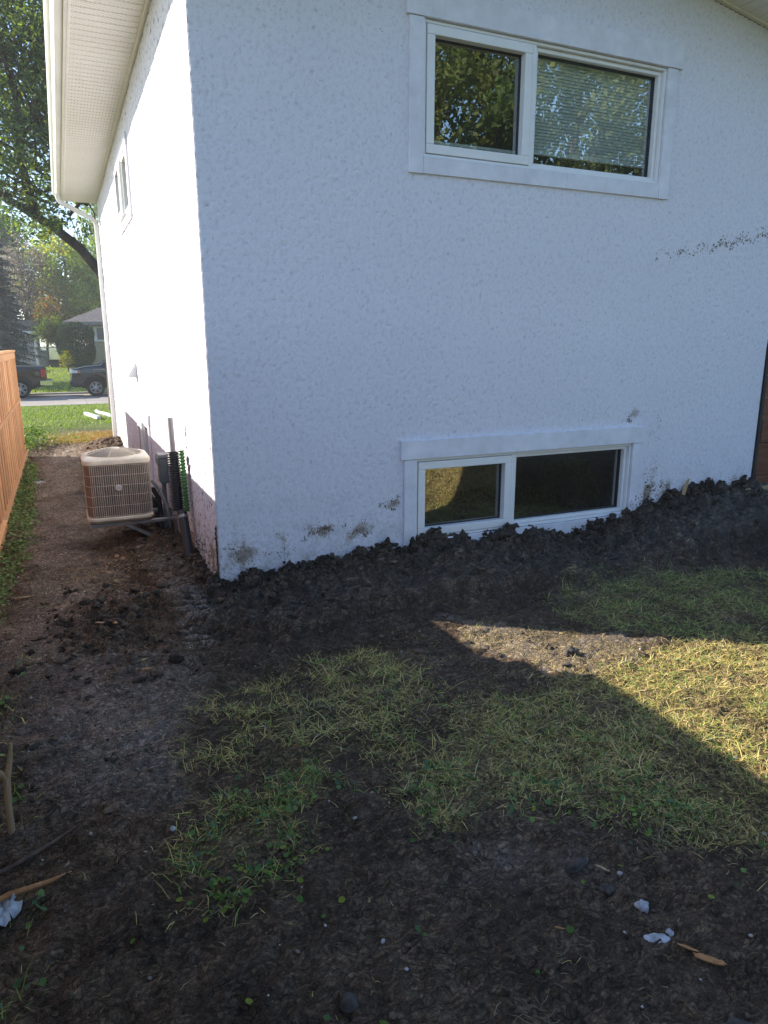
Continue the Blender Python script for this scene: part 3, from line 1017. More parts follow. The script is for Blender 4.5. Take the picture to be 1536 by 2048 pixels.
# roof, eave, rake
GXO = -.66
mb = MB()
ey = -.52
for side in (0, 1):
    xe = GXO + .1 if side == 0 else 2 * PKX - GXO - .1
    ze = rake_z(-.56) if side == 0 else rake_z(2 * PKX + .56)
    zp = rake_z(PKX)
    a, b_ = (xe, ze + .20), (PKX, zp + .20)
    c_, d_ = (PKX, zp + .26), (xe, ze + .26)
    mb.prism([a, b_, c_, d_], ey - .02, YB + .30, 'y')
roof = mb.build('roof', M['shingle'], house)
# eave soffit: one vinyl course after another
SOFF = MB()
SOFF.box(-.522, -.500, ey, YB + .28, SZ - .012, SZ + .005)
SOFF.box(-.034, -.001, .0, YB, SZ - .022, SZ + .002)
soff = SOFF.build('soffit', M['soffit_trim'], house, bevel=.003)
PW = 0.101
pm = MB()
pm.prism([(0.002, 0), (.006, -.006), (PW - .012, -.006), (PW - .006, -.0015), (PW - .002, -.0015), (PW - .002, .006), (.002, .006)], -.499, -.012, 'x')
p0 = pm.build('soffit_panel', M['soffit'], soff, loc=(0, 0, 0))
ypos = [ey + .01 + i * PW for i in range(int((YB + .28 - ey) / PW))]
base_soff = OFF[soff.name]
for i, yy in enumerate(ypos):
    o = p0 if i == 0 else p0.copy()
    if i:
        COL.objects.link(o)
        o.parent = soff
    o.location = Vector((0, yy, SZ + .004)) - base_soff
# rake soffit over the back wall
rk = MB()
for s_ in (0, 1):
    xa, xb = (-.50, PKX) if s_ == 0 else (PKX, 2 * PKX + .56)
    rk.add([(xa, -.03, rake_z(xa) - .018), (xb, -.03, rake_z(xb) - .018), (xb, 0.0, rake_z(xb) - .018), (xa, 0.0, rake_z(xa) - .018),
            (xa, -.03, rake_z(xa) + .004), (xb, -.03, rake_z(xb) + .004), (xb, 0.0, rake_z(xb) + .004), (xa, 0.0, rake_z(xa) + .004)],
           [(0, 3, 2, 1), (4, 5, 6, 7), (0, 1, 5, 4), (1, 2, 6, 5), (2, 3, 7, 6), (3, 0, 4, 7)])
rake = rk.build('rake_soffit', M['soffit_trim'], house)
k = 0
xx = -.49
while xx < 2 * PKX + .5:
    if not (xx < PKX < xx + PW):
        m_ = MB()
        z0, z1 = rake_z(xx), rake_z(xx + PW)
        za = lambda f: z0 + (z1 - z0) * f
        prf = [(.02, 0), (.07, -.006), (.88, -.006), (.94, -.0015), (.98, -.0015), (.98, .006), (.02, .006)]
        m_.prism([(xx + f * PW, za(f) + dz + .003) for f, dz in prf], ey, -.031, 'y')
        m_.build('soffit_panel', M['soffit_trim'], rake)
    xx += PW
mb = MB()
mb.prism([(-.56, rake_z(-.56) - .02), (PKX, rake_z(PKX) - .02), (2 * PKX + .56, rake_z(-.56) - .02), (2 * PKX + .56, rake_z(-.56) + .19), (PKX, rake_z(PKX) + .19), (-.56, rake_z(-.56) + .19)], ey - .02, ey - .001, 'y')
mb.build('fascia', M['fascia'], house)
mb = MB()
mb.box(-.545, -.523, ey, YB + .29, SZ - .014, SZ + .14)
mb.build('fascia', M['fascia'], house)
# K-style gutter
mb = MB()
gp = [(-.546, SZ + .012), (-.605, SZ + .010), (-.622, SZ + .030), (-.628, SZ + .058), (-.652, SZ + .074), (-.664, SZ + .090), (-.666, SZ + .118), (-.655, SZ + .122), (-.655, SZ + .116), (-.658, SZ + .092), (-.646, SZ + .080), (-.622, SZ + .062), (-.616, SZ + .034), (-.602, SZ + .017), (-.551, SZ + .018), (-.551, SZ + .13), (-.546, SZ + .13)]
mb.prism(gp, ey - .02, YB + .22, 'y')
mb.prism(gp[:8] + [(-.546, SZ + .125)], YB + .22, YB + .225, 'y')
mb.build('gutter', M['gutter'], house, smooth='auto')
# downspout: elbow under the gutter, run back to the wall, elbow, long drop
dy = 8.70
pth, rr_ = [], []


def bend(p0_, p1_, p2_, n):
    for i in range(n + 1):
        t = i / n
        a = Vector(p0_).lerp(Vector(p1_), t)
        b2 = Vector(p1_).lerp(Vector(p2_), t)
        pth.append(a.lerp(b2, t))
        rr_.append(1.0 if i % 2 == 0 else 0.90)


pth.append(Vector((-.60, dy, SZ + .03)))
rr_.append(1)
bend((-.60, dy, SZ - .01), (-.60, dy, SZ - .09), (-.53, dy, SZ - .115), 8)
bend((-.14, dy, SZ - .305), (-.06, dy, SZ - .345), (-.06, dy, SZ - .44), 8)
pth += [Vector((-.06, dy, 2.0)), Vector((-.06, dy, .44)), Vector((-.06, dy, .435)), Vector((-.06, dy, -.10))]
rr_ += [1, 1, 1.08, 1.08]
mb = MB()
mb.tube(pth, rr_, sq=(.040, .030))
ds = mb.build('downspout', M['gutter'], house, bevel=.004)
mb = MB()
for zz in (2.6, .62):
    mb.box(-.095, -.001, dy - .045, dy + .045, zz, zz + .02)
mb.build('strap', M['gutter'], ds)


def window(o3, U, V, hu0, hu1, hz1, tu0, tu1, tz0, fu0, fu1, fz0, fz1, split, glass, blind, casing=True, shift=0.0):
    """o3 + U*u + Z*w, V pointing out of the wall. head hu0..hu1 up to hz1, side trims out to tu0, tu1, sill trim down to tz0, frame f*, mullion at split"""
    o3, U, V = Vector(o3), Vector(U), Vector(V)
    Zv = Vector((0, 0, 1))

    def bx(m_, u0, u1, v0, v1, w0, w1):
        if v1 < .0035:
            v0, v1 = v0 + shift, v1 + shift
        elif abs(v1 - .010) < 1e-6:
            v0, v1 = v0 + shift, v1 + shift
        c = o3 + U * ((u0 + u1) / 2) + V * ((v0 + v1) / 2) + Zv * ((w0 + w1) / 2)
        m_.obox(c, U * ((u1 - u0) / 2), V * ((v1 - v0) / 2), Zv * ((w1 - w0) / 2))
        return m_

    def ring(m_, u0, u1, w0, w1, t, v0, v1, tt=None):
        tt = tt or t
        bx(m_, u0, u1, v0, v1, w1 - tt, w1)
        bx(m_, u0, u1, v0, v1, w0, w0 + t)
        bx(m_, u0, u0 + t, v0, v1, w0 + t, w1 - tt)
        bx(m_, u1 - t, u1, v0, v1, w0 + t, w1 - tt)
        return m_
    fr = ring(MB(), fu0, fu1, fz0, fz1, .018, -.11, .004)
    bx(fr, split - .016, split + .016, -.11, .002, fz0 + .018, fz1 - .018)
    w = fr.build('window', M['vinyl'], house, bevel=.003)
    # left casement sash, slightly proud
    s0, s1 = fu0 + .023, split - .019
    ring(MB(), s0, s1, fz0 + .022, fz1 - .022, .056, -.07, .010).build('sash', M['vinyl'], w, bevel=.005, seg=2)
    f0, f1 = split + .019, fu1 - .020
    ring(MB(), f0, f1, fz0 + .020, fz1 - .020, .026, -.085, -.022).build('fixed_frame', M['vinyl'], w, bevel=.004)
    gk = MB()  # dark ring round each pane
    ring(gk, s0 + .0565, s1 - .0565, fz0 + .0785, fz1 - .0785, .008, -.058, -.0405)
    ring(gk, f0 + .0265, f1 - .0265, fz0 + .0465, fz1 - .0465, .010, -.083, -.0605)
    gk.build('dark_ring', M['dark_ring'], w)
    bx(MB(), s0 + .050, s1 - .050, -.056, -.050, fz0 + .074, fz1 - .074).build('pane', glass, w)
    bx(MB(), f0 + .022, f1 - .022, -.080, -.074, fz0 + .042, fz1 - .042).build('pane', glass, w)
    if casing:
        bx(MB(), hu0, hu1, -.03, .030, fz1 + .003, hz1).build('head_trim', M['trim'], w, bevel=.003)
        bx(MB(), tu0, fu0 - .002, -.03, .024, tz0, fz1 + .0005).build('side_trim', M['trim'], w, bevel=.003)
        bx(MB(), fu1 + .002, tu1, -.03, .024, tz0, fz1 + .0005).build('side_trim', M['trim'], w, bevel=.003)
        um = fu0 + (fu1 - fu0) * .57
        bx(MB(), fu0, um - .0008, -.03, .022, tz0 + .002, fz0 - .003).build('sill_trim', M['trim'], w, bevel=.002)
        bx(MB(), um + .0008, fu1, -.03, .0215, tz0 + .002, fz0 - .003).build('sill_trim', M['trim'], w, bevel=.002)
    if blind:
        for (b0, b1, bot, tilt) in blind:
            m_ = MB()
            top = fz1 - .05
            zz = top
            while zz > bot:
                c = o3 + U * ((b0 + b1) / 2) - V * .118 + Zv * zz
                m_.obox(c, U * ((b1 - b0) / 2), (V * math.cos(tilt) + Zv * math.sin(tilt)) * .0125, (Zv * math.cos(tilt) - V * math.sin(tilt)) * .0006)
                zz -= .021
            bl = m_.build('blind', M['blind'], w)
            bx(MB(), b0, b1, -.135, -.105, bot - .03, bot - .010).build('bottom_rail', M['blind'], w, bevel=.003)
    return w


w1 = window((0, 0, 0), (1, 0, 0), (0, -1, 0), 1.306, 3.55, 3.596, 1.329, 3.514, 2.559, 1.434, 3.419, 2.664, 3.44, 2.262, M['glass'],
            [(2.29, 3.39, 2.82, -1.15)])
MB().box(1.49, 2.23, .10, .125, 2.775, 2.795).build('bottom_rail', M['blind'], w1, bevel=.003)
w2 = window((0, 0, 0), (1, 0, 0), (0, -1, 0), 1.282, 3.472, .848, 1.308, 3.441, .02, 1.402, 3.372, .122, .709, 2.228, M['glass'], None)
# side wall: u runs towards the camera (-Y), outward is -X
w3 = window((0, 8.0, 0), (0, -1, 0), (-1, 0, 0), 3.17, 4.49, 3.51, 3.19, 4.48, 2.73, 3.30, 4.38, 2.83, 3.40, 3.86, M['glass_dim'], None, True, .045)
w4 = window((0, 8.0, 0), (0, -1, 0), (-1, 0, 0), 3.53, 4.59, .77, 3.55, 4.57, -.12, 3.64, 4.48, -.02, .66, 4.04, M['glass_dim'], None, True, .045)

# dryer vent hood on the side wall
mb = MB()
mb.prism([(-.001, 1.12), (-.001, 1.285), (-.022, 1.285), (-.105, 1.145), (-.105, 1.12)], 4.40, 4.56, 'y')
vh = mb.build('vent_hood', M['white_plastic'], house, bevel=.004)
mb = MB()
mb.box(-.006, -.0005, 4.37, 4.59, 1.09, 1.305)
mb.build('flange', M['white_plastic'], vh, bevel=.002)

# ------------------------------------------------------------------ mud thrown on the stucco: thousands of small flakes standing on the wall
def flakes(name, pts, plane, col_lo, col_hi, parent=None, stretch=1.0):
    V, Fc, C = [], [], []
    nb = 0
    for (a, z, s) in pts:
        k_ = rnd.randint(5, 7)
        ph = rnd.random() * 6.28
        rot = rnd.uniform(-.5, .5)
        ring_ = []
        for i in range(k_):
            r_ = s * .72 * rnd.uniform(.45, 1.25)
            u, w_ = r_ * math.cos(ph + i * 6.283 / k_) * .75, r_ * math.sin(ph + i * 6.283 / k_) * stretch
            ring_.append((a + u * math.cos(rot) - w_ * math.sin(rot), z + u * math.sin(rot) + w_ * math.cos(rot)))
        h = s * rnd.uniform(.25, .5)
        P = (lambda q, d: (q[0], -d - .0055, q[1])) if plane == 'front' else (lambda q, d: (-d - .0055, q[0], q[1]))
        V += [P(q, -.002) for q in ring_] + [P((a, z), h + .001)]
        f = rnd.random()
        c = tuple(lo + (hi - lo) * f for lo, hi in zip(col_lo, col_hi))
        C += [c] * (k_ + 1)
        Fc += [(nb + i, nb + (i + 1) % k_, nb + k_) for i in range(k_)]
        nb += k_ + 1
    o = np_mesh(name, V, Fc, M['clod'], np.array(C), parent)
    return o


def blob(n, cx, cz, rx, rz, s0, s1, rot=0.0):
    out = []
    seeds = [(rnd.gauss(0, .5), rnd.gauss(0, .5)) for _ in range(max(3, n // 14))]
    for _ in range(n):
        a, b2 = rnd.choice(seeds)
        a += rnd.gauss(0, .16)
        b2 += rnd.gauss(0, .16)
        u, w_ = a * rx, b2 * rz
        out.append((cx + u * math.cos(rot) - w_ * math.sin(rot), cz + u * math.sin(rot) + w_ * math.cos(rot), rnd.uniform(s0, s1) * (rnd.random() ** .7 + .3)))
    return out


pts = blob(190, .68, .27, .13, .06, .003, .009) + blob(130, .98, .24, .12, .08, .003, .009) + blob(110, 1.20, .40, .09, .06, .003, .011, .5)
pts += blob(200, .14, .16, .16, .14, .003, .008) + blob(110, .40, .19, .14, .10, .003, .007)
pts += blob(330, 3.58, .27, .10, .17, .004, .012, -.5) + blob(180, 3.74, .30, .13, .10, .004, .010) + blob(60, 3.66, .45, .08, .10, .003, .008)
pts += blob(60, 3.38, .93, .10, .07, .003, .007) + blob(60, 3.58, .82, .12, .14, .002, .005)
for _ in range(500):       # scrape mark high on the right
    t = rnd.random()
    x_ = 3.46 + 1.36 * t
    if rnd.random() < .25 + .75 * t ** .6:
        pts.append((x_, 2.135 + .275 * t + .018 * math.sin(t * 40) + rnd.gauss(0, .022), rnd.uniform(.004, .012)))
for _ in range(420):
    x_ = rnd.uniform(0, 4.8)
    pts.append((x_, float(np.interp(x_, *HBX)) + abs(rnd.gauss(0, .09)), rnd.uniform(.002, .006)))
sp = flakes('mud_splatter', [p for p in pts if not (1.30 < p[0] < 3.45 and p[1] < .85)], 'front', (.055, .043, .033), (.24, .19, .14), house, 1.25)
sp['kind'] = 'stuff'
pts = []
for _ in range(1500):
    y_ = abs(rnd.gauss(0, 2.6)) + .02
    if y_ < 8.8 and not (3.4 < y_ < 4.5):
        pts.append((y_, float(np.interp(y_, *HSY)) + abs(rnd.gauss(0, .10)), rnd.uniform(.003, .010)))
for _ in range(260):
    pts.append((abs(rnd.gauss(0, .012)), rnd.uniform(.0, .36), rnd.uniform(.006, .018)))
sp = flakes('mud_splatter', pts, 'side', (.04, .028, .02), (.20, .125, .075), house, 1.8)
sp['kind'] = 'stuff'
# mud on the lower window's frame and trims
pts = blob(46, 2.55, .075, .10, .035, .004, .012) + blob(46, 2.85, .065, .06, .05, .004, .012) + blob(30, 3.0, .09, .05, .03, .004, .010) + blob(40, 3.2, .09, .10, .05, .003, .010)
pts += blob(30, 1.58, .115, .06, .03, .004, .010) + blob(18, 1.80, .125, .012, .012, .004, .010) + blob(60, 3.40, .16, .03, .07, .004, .012)
V0 = [(a, z, s) for a, z, s in pts if z > -.02]
sp = flakes('mud_splatter', [(a, z, s * .9) for a, z, s in V0], 'front', (.10, .08, .06), (.26, .20, .15), house)
sp.location.y -= .0185
sp['kind'] = 'stuff'

# ------------------------------------------------------------------ wooden gate at the right end of the wall
gate = thing('gate', 'red brown wooden gate of horizontal boards at the end of the stucco wall', 'gate', (4.95, .03, .2))
mb = MB()
mb.box(4.835, 4.868, -.012, .10, .205, 1.50)
mb.build('post', M['gatepost'], gate, bevel=.004)
mb = MB()
mb.box(4.835, 6.2, .0, .09, .19, .222)
mb.build('bottom_rail', M['gatepost'], gate, bevel=.004)
zz = .226
for i, hh in enumerate((.105, .30, .20, .20, .20, .20)):
    mb = MB()
    mb.box(4.872, 6.15, -.004 - (.012 if i in (0, 2) else 0), .032, zz, zz + hh - .008)
    mb.build('board', M['gatewood'], gate, bevel=.003)
    zz += hh
mb = MB()
mb.box(6.155, 6.25, -.012, .10, .0, 1.55)
mb.build('post', M['gatepost'], gate, bevel=.004)
mb = MB()
mb.obox((4.75, -.055, .205), (.52, -.004, .008), (0, .019, 0), (-.0005, 0, .026))
o = mb.build('lumber', M['lumber'], bevel=.003)
tag(o, 'pale new plank lying on the soil below the red brown gate', 'plank')
mb = MB()
mb.prism([(3.925, .20), (3.965, .20), (4.00, .33), (4.005, .375), (3.985, .36), (3.95, .29)], -.052, -.036, 'y')
o = mb.build('wood_splinter', M['stick'], bevel=.002)
tag(o, 'pointed wood splinter stuck in the soil against the stucco wall', 'stake')

# ------------------------------------------------------------------ fence
FX = -1.427
fence = thing('fence', 'new cedar board fence with capped top rail running along the side yard', 'fence', (FX - .05, 2.0, -.24))
FEND = 7.74
NB = 'board'


def board_set(z0, z1, y0, y1, x, wd, th, mesh_cache={}):
    key = (round(z1 - z0, 3), wd)
    y_ = y1 - wd
    i = 0
    while y_ > y0 - wd * .95:
        if key not in mesh_cache:
            m_ = MB()
            m_.box(-th / 2, th / 2, -.008, wd + .008, 0, z1 - z0)
            o_ = m_.build(NB, M['cedar'], fence, bevel=.003, loc=(0, 0, 0))
            mesh_cache[key] = o_
        else:
            src = mesh_cache[key]
            o_ = src.copy()
            COL.objects.link(o_)
            o_.parent = fence
        o_.location = Vector((x + (.021 if i % 2 else 0), y_, z0)) - OFF[fence.name]
        y_ -= wd
        i += 1


board_set(-.085, .695, .42, FEND - .10, FX - .034, .145, .018)
board_set(.70, 1.335, .42, FEND - .10, FX - .034, .145, .018)
board_set(-.085, .695, -7.0, .27, FX - .034, .290, .018)
board_set(.70, 1.62, -7.0, .27, FX - .034, .290, .018)


def fbox(name, *a, bevel=.004):
    return MB().box(*a).build(name, M['cedar'], fence, bevel=bevel)


for (ya, yb) in ((5.30, FEND), (2.86, 5.298), (.42, 2.858)):
    fbox('rail', FX - .040, FX + .016, ya + .0, yb - .002, .665, .705)
    fbox('rail', FX - .045, FX + .004, ya, yb - .002, 1.335, 1.385)
    fbox('fascia_board', FX - .010, FX + .006, ya, yb - .002, 1.296, 1.384)
    fbox('ledge', FX - .045, FX + .030, ya, yb - .002, -.115, -.087)
    fbox('kickboard', FX - .022, FX + .020, ya, yb - .002, -.36, -.117)
    fbox('top_cap', FX - .085, FX + .018, ya - .0, yb - .001, 1.387, 1.415)
for yy in (FEND - .095, 5.26, 2.82):
    fbox('post', FX - .13, FX - .041, yy, yy + .09, -.5, 1.384)
fbox('end_board', FX - .040, FX + .003, FEND - .098, FEND - .002, -.086, 1.294)
# taller bay nearer the camera
for (ya, yb) in ((-2.2, .32), (-4.7, -2.202), (-7.2, -4.702)):
    fbox('rail', FX - .040, FX + .016, ya, yb, .665, .705)
    fbox('rail', FX - .045, FX + .004, ya, yb, 1.60, 1.65)
    fbox('ledge', FX - .045, FX + .030, ya, yb, -.115, -.087)
    fbox('kickboard', FX - .022, FX + .020, ya, yb, -.36, -.117)
    fbox('top_cap', FX - .085, FX + .018, ya, yb, 1.652, 1.68)
fbox('post', FX - .10, FX + .0, .262, .43, -.5, 1.55)

# ------------------------------------------------------------------ air conditioner on its wall bracket
ACX0, ACX1, ACY0, ACY1 = -.722, -.196, 1.77, 2.28
brk = thing('wall_bracket', 'galvanised steel wall bracket holding up the air conditioner above the soil', 'bracket', (0, 2.0, 0))
for yy in (1.80, 2.20):
    MB().box(-.715, -.004, yy, yy + .035, .006, .034).build('rail', M['galv'], brk, bevel=.003)
    MB().box(-.030, -.003, yy - .004, yy + .036, -.26, .005).build('wall_plate', M['galv'], brk, bevel=.003)
    MB().tube([(-.42, yy + .017, .004), (-.02, yy + .017, -.235)], 1, sq=(.013, .012)).build('brace', M['galv'], brk)
ac = thing('air_conditioner', 'small beige and brown outdoor air conditioner with wire guard and round badge', 'air conditioner', (-.46, 2.02, .035))


def rrect(x0, x1, y0, y1, r, n=5):
    out = []
    for cx, cy, a0 in ((x1 - r, y1 - r, 0), (x0 + r, y1 - r, 90), (x0 + r, y0 + r, 180), (x1 - r, y0 + r, 270)):
        for i in range(n + 1):
            a = math.radians(a0 + 90 * i / n)
            out.append((cx + r * math.cos(a), cy + r * math.sin(a)))
    return out


def loft(m_, rings_):
    n = len(rings_[0])
    vs = [p for R in rings_ for p in R]
    fs = [(i * n + q, i * n + (q + 1) % n, (i + 1) * n + (q + 1) % n, (i + 1) * n + q) for i in range(len(rings_) - 1) for q in range(n)]
    fs += [tuple(range(n - 1, -1, -1)), tuple((len(rings_) - 1) * n + q for q in range(n))]
    m_.add(vs, fs)


def rr3(inset, z, r=.085):
    return [(p[0], p[1], z) for p in rrect(ACX0 + inset, ACX1 - inset, ACY0 + inset, ACY1 - inset, r - inset * .5)]


m_ = MB()
loft(m_, [rr3(.030, .036), rr3(.018, .040), rr3(.004, .060), rr3(-.003, .064), rr3(-.003, .082), rr3(.006, .090)])
m_.build('base_pan', M['beige'], ac, smooth='auto')
m_ = MB()
loft(m_, [rr3(.014, .090), rr3(.014, .532)])
m_.build('coil', M['fin'], ac, smooth='auto')
m_ = MB()
loft(m_, [rr3(.006, .530), rr3(-.004, .534), rr3(-.006, .566), rr3(.000, .576), rr3(.03, .588), rr3(.055, .592)])
m_.build('top_cover', M['beige'], ac, smooth='auto')
# corner cover on the service side
m_ = MB()
cor = rrect(ACX0 + .008, ACX1 - .008, ACY0 + .008, ACY1 - .008, .08, 6)
cp = [q for q in cor if q[0] < ACX0 + .085 and q[1] < ACY0 + .10]
cp = [(ACX0 + .008, ACY0 + .30)] + cp[::1]
inner = [(q[0] + .006, q[1] + .006) for q in cp][::-1]
m_.prism(cp + inner, .091, .531, 'z')
m_.build('corner_panel', simple('brown_enamel', (0.19, 0.125, 0.095), .5, var=.15), ac)
# wire guard: uprights and hoops a finger off the coil
m_ = MB()
gw = rrect(ACX0 + .003, ACX1 - .003, ACY0 + .003, ACY1 - .003, .085, 8)
per = []
for i in range(len(gw)):
    a, b_ = Vector((*gw[i], 0)), Vector((*gw[(i + 1) % len(gw)], 0))
    per.append((a, b_, (b_ - a).length))
tot = sum(p[2] for p in per)
stepw = .0165
d = 0.0
nst = int(tot / stepw)
for i in range(nst):
    t = i * tot / nst
    for a, b_, l in per:
        if t <= l:
            q = a.lerp(b_, t / l) if l > 0 else a
            break
        t -= l
    if q.x < ACX0 + .045 and q.y < ACY0 + .35:
        continue
    bend_ = rnd.uniform(-.0022, .0022)
    m_.tube([(q.x, q.y, .09), (q.x + bend_, q.y - abs(bend_), .31), (q.x, q.y, .532)], .0019, n=4, cap=False)
for zz in (.100, .186, .272, .358, .444, .524):
    m_.tube([(p[0] * 1.0, p[1], zz + .002 * math.sin(i * 1.3)) for i, p in enumerate(gw + gw[:1])], .0019, n=5, cap=False)
m_.build('wire_guard', M['wire'], ac)
# domed fan guard of concentric rings
cx, cy = (ACX0 + ACX1) / 2, (ACY0 + ACY1) / 2
m_ = MB()
for i in range(13):
    r_ = .050 + i * .0150
    zz = .636 - .040 * (r_ / .225) ** 2.2
    m_.tube([(cx + r_ * math.cos(a), cy + r_ * math.sin(a), zz) for a in [2 * math.pi * q / 40 for q in range(41)]], .0022, n=4, cap=False)
for q in range(6):
    a = 2 * math.pi * q / 6 + .25
    m_.tube([(cx + r_ * math.cos(a), cy + r_ * math.sin(a), 0.6325 - .040 * (r_ / .225) ** 2.2) for r_ in (.03, .09, .15, .2, .232)], .004, n=5, cap=False)
m_.lathe([(.001, .629), (.045, .629), (.045, .639), (.03, .643), (.001, .644)], (cx, cy, 0), 20)
m_.build('fan_guard', M['beige'], ac)
m_ = MB()
m_.lathe([(.215, .5925), (.215, .594), (.001, .594)], (cx, cy, 0), 32)
m_.build('fan_well', M['gatepost'], ac)
m_ = MB()
bc = Vector((cx - .004, ACY0 - .004, .338))
prf = [(.0265, 0), (.0265, .005), (.024, .0085), (.001, .010)]
nn = 24
vs = [bc + Vector((r_ * math.cos(2 * math.pi * q / nn), -h_, r_ * math.sin(2 * math.pi * q / nn))) for r_, h_ in prf for q in range(nn)]
fs = [(i * nn + q, i * nn + (q + 1) % nn, (i + 1) * nn + (q + 1) % nn, (i + 1) * nn + q) for i in range(3) for q in range(nn)] + [tuple(3 * nn + q for q in range(nn))]
m_.add(vs, fs)
bd = m_.build('badge', M['badge'], ac, smooth='auto')
m_ = MB()
for w_, zz in ((.016, .010), (.019, .002), (.016, -.006)):
    m_.box(bc.x - w_, bc.x + w_, bc.y - .0112, bc.y - .0085, bc.z + zz, bc.z + zz + .002)
m_.build('emblem', M['conduit'], bd)
# line set and whip from the unit to the wall
m_ = MB()
m_.tube([(-.21, 2.20, .30), (-.15, 2.20, .29), (-.10, 2.10, .22), (-.065, 1.98, .10), (-.05, 1.95, -.06), (-.05, 1.95, -.3)], .014, n=10)
tag(m_.build('flexible_conduit', M['conduit'], smooth='auto'), 'grey flexible conduit curving from the air conditioner down to the soil', 'cable')
m_ = MB()
m_.tube([(-.20, 2.26, .22), (-.14, 2.27, .20), (-.10, 2.24, .12), (-.10, 2.20, .0), (-.12, 2.16, -.1), (-.08, 2.1, -.25)], .024, n=10)
m_.tube([(-.20, 2.26, .14), (-.16, 2.27, .13), (-.12, 2.26, .05), (-.14, 2.22, -.1), (-.14, 2.2, -.25)], .012, n=8)
tag(m_.build('refrigerant_hose', M['black_plastic'], smooth='auto'), 'black insulated hose bending down behind the air conditioner', 'hose')
eb = thing('electrical_box', 'grey steel disconnect box on the stucco beside the air conditioner', 'electrical box', (-.05, 2.2, .34))
MB().box(-.085, -.003, 2.13, 2.29, .275, .50).build('housing', M['greybox'], eb, bevel=.005)
MB().prism([(-.100, .44), (-.100, .505), (-.088, .535), (-.003, .535), (-.003, .503), (-.087, .503), (-.088, .44)], 2.122, 2.298, 'y').build('lid', M['greybox'], eb, bevel=.003)
MB().tube([(-.05, 2.2, .274), (-.05, 2.2, .12), (-.06, 2.17, -.1), (-.06, 2.16, -.3)], .019, n=12).build('conduit', M['conduit'], eb, smooth='auto')

# ------------------------------------------------------------------ sump discharge pipe and ribbed hoses
pp = thing('drain_pipe', 'grey and black drain pipe with ribbed black hose standing against the sunlit stucco', 'pipe', (-.10, .9, -.05))


def lerp3(a, b_, t):
    return Vector(a).lerp(Vector(b_), t)


TOP, BOT = Vector((-.10, 1.08, .965)), Vector((-.10, .99, .27))
m_ = MB()
m_.tube([TOP, lerp3(TOP, BOT, .5), BOT], .0205, n=16)
m_.build('upper_pipe', M['pipe_metal'], pp, smooth='auto')
A, B = Vector((-.100, 1.05, .715)), Vector((-.100, .985, .275))
nr = 25
path, rad = [], []
for i in range(nr * 4 + 1):
    t = i / (nr * 4)
    path.append(lerp3(A, B, t))
    rad.append((.050, .045, .034, .045)[i % 4])
m_ = MB()
m_.tube(path, rad, n=20)
m_.build('ribbed_hose', M['black_plastic'], pp, smooth=True)
A2, B2 = Vector((-.052, .955, .735)), Vector((-.050, .885, .285))
path, rad = [], []
nr = 18
for i in range(nr * 4 + 1):
    t = i / (nr * 4)
    path.append(lerp3(A2, B2, t))
    rad.append((.0225, .0195, .0135, .0195)[i % 4])
m_ = MB()
m_.tube(path, rad, n=14)
m_.build('green_hose', M['green_plastic'], pp, smooth=True)
m_ = MB()
m_.tube([(-.084, .92, .285), (-.082, .88, .22), (-.080, .78, .08), (-.078, .70, -.06), (-.076, .66, -.25)], .036, n=18)
m_.build('lower_pipe', M['black_plastic'], pp, smooth='auto')
m_ = MB()
m_.tube([(-.0828, .90, .250), (-.0822, .885, .232)], .039, n=18)
m_.build('clamp', M['galv'], pp, smooth='auto')

# ------------------------------------------------------------------ clods, pebbles, grass, weeds: masses nobody could count
def ico(sub):
    bm = bmesh.new()
    bmesh.ops.create_icosphere(bm, subdivisions=sub, radius=1.0)
    bm.verts.ensure_lookup_table()
    V = np.array([v.co[:] for v in bm.verts])
    Fc = np.array([[v.index for v in f.verts] for f in bm.faces])
    bm.free()
    return V, Fc


def rocks(name, P, S, sub, mat, c_lo, c_hi, flat=0.75, bumpy=0.35, seed=1, smooth=False, sink=0.25):
    """P (n,3) seats, S (n) sizes: n lumps, each with its own outline, as one mesh"""
    g = np.random.default_rng(seed)
    V, Fc = ico(sub)
    n = len(P)
    k = len(V)
    axes = g.uniform(0.65, 1.3, (n, 3))
    axes[:, 2] *= flat
    ang = g.uniform(0, 6.283, n)
    ph = g.uniform(0, 50, (n, 3))
    d = np.zeros((n, k))
    for fq, am in ((1.7, 1.0), (3.6, 0.7), (7.5, .45)):
        kx = g.normal(0, fq, (n, 3))
        d += am * np.sin((V[None] * kx[:, None, :]).sum(-1) * 1.4 + ph[:, None, 0] * fq)
    R = 1 + bumpy * d * .55
    W = V[None] * R[..., None] * axes[:, None, :]
    c, s = np.cos(ang), np.sin(ang)
    x = W[..., 0] * c[:, None] - W[..., 1] * s[:, None]
    y = W[..., 0] * s[:, None] + W[..., 1] * c[:, None]
    W = np.stack([x, y, W[..., 2]], -1) * S[:, None, None]
    W = W + P[:, None, :] + np.array([0, 0, 1]) * (S * flat * (1 - 2 * sink) * .5)[:, None, None]
    f = (Fc[None] + (np.arange(n) * k)[:, None, None]).reshape(-1, 3)
    t = g.uniform(0, 1, (n, 1, 1))
    C = np.array(c_lo) + (np.array(c_hi) - np.array(c_lo)) * t
    C = np.broadcast_to(C, (n, k, 3)).reshape(-1, 3)
    return np_mesh(name, W.reshape(-1, 3), f, mat, C, smooth=smooth)


def seat(x, y):
    return np.stack([x, y, ground_z(x, y)], 1)


DK0, DK1 = (.026, .020, .015), (.085, .066, .051)
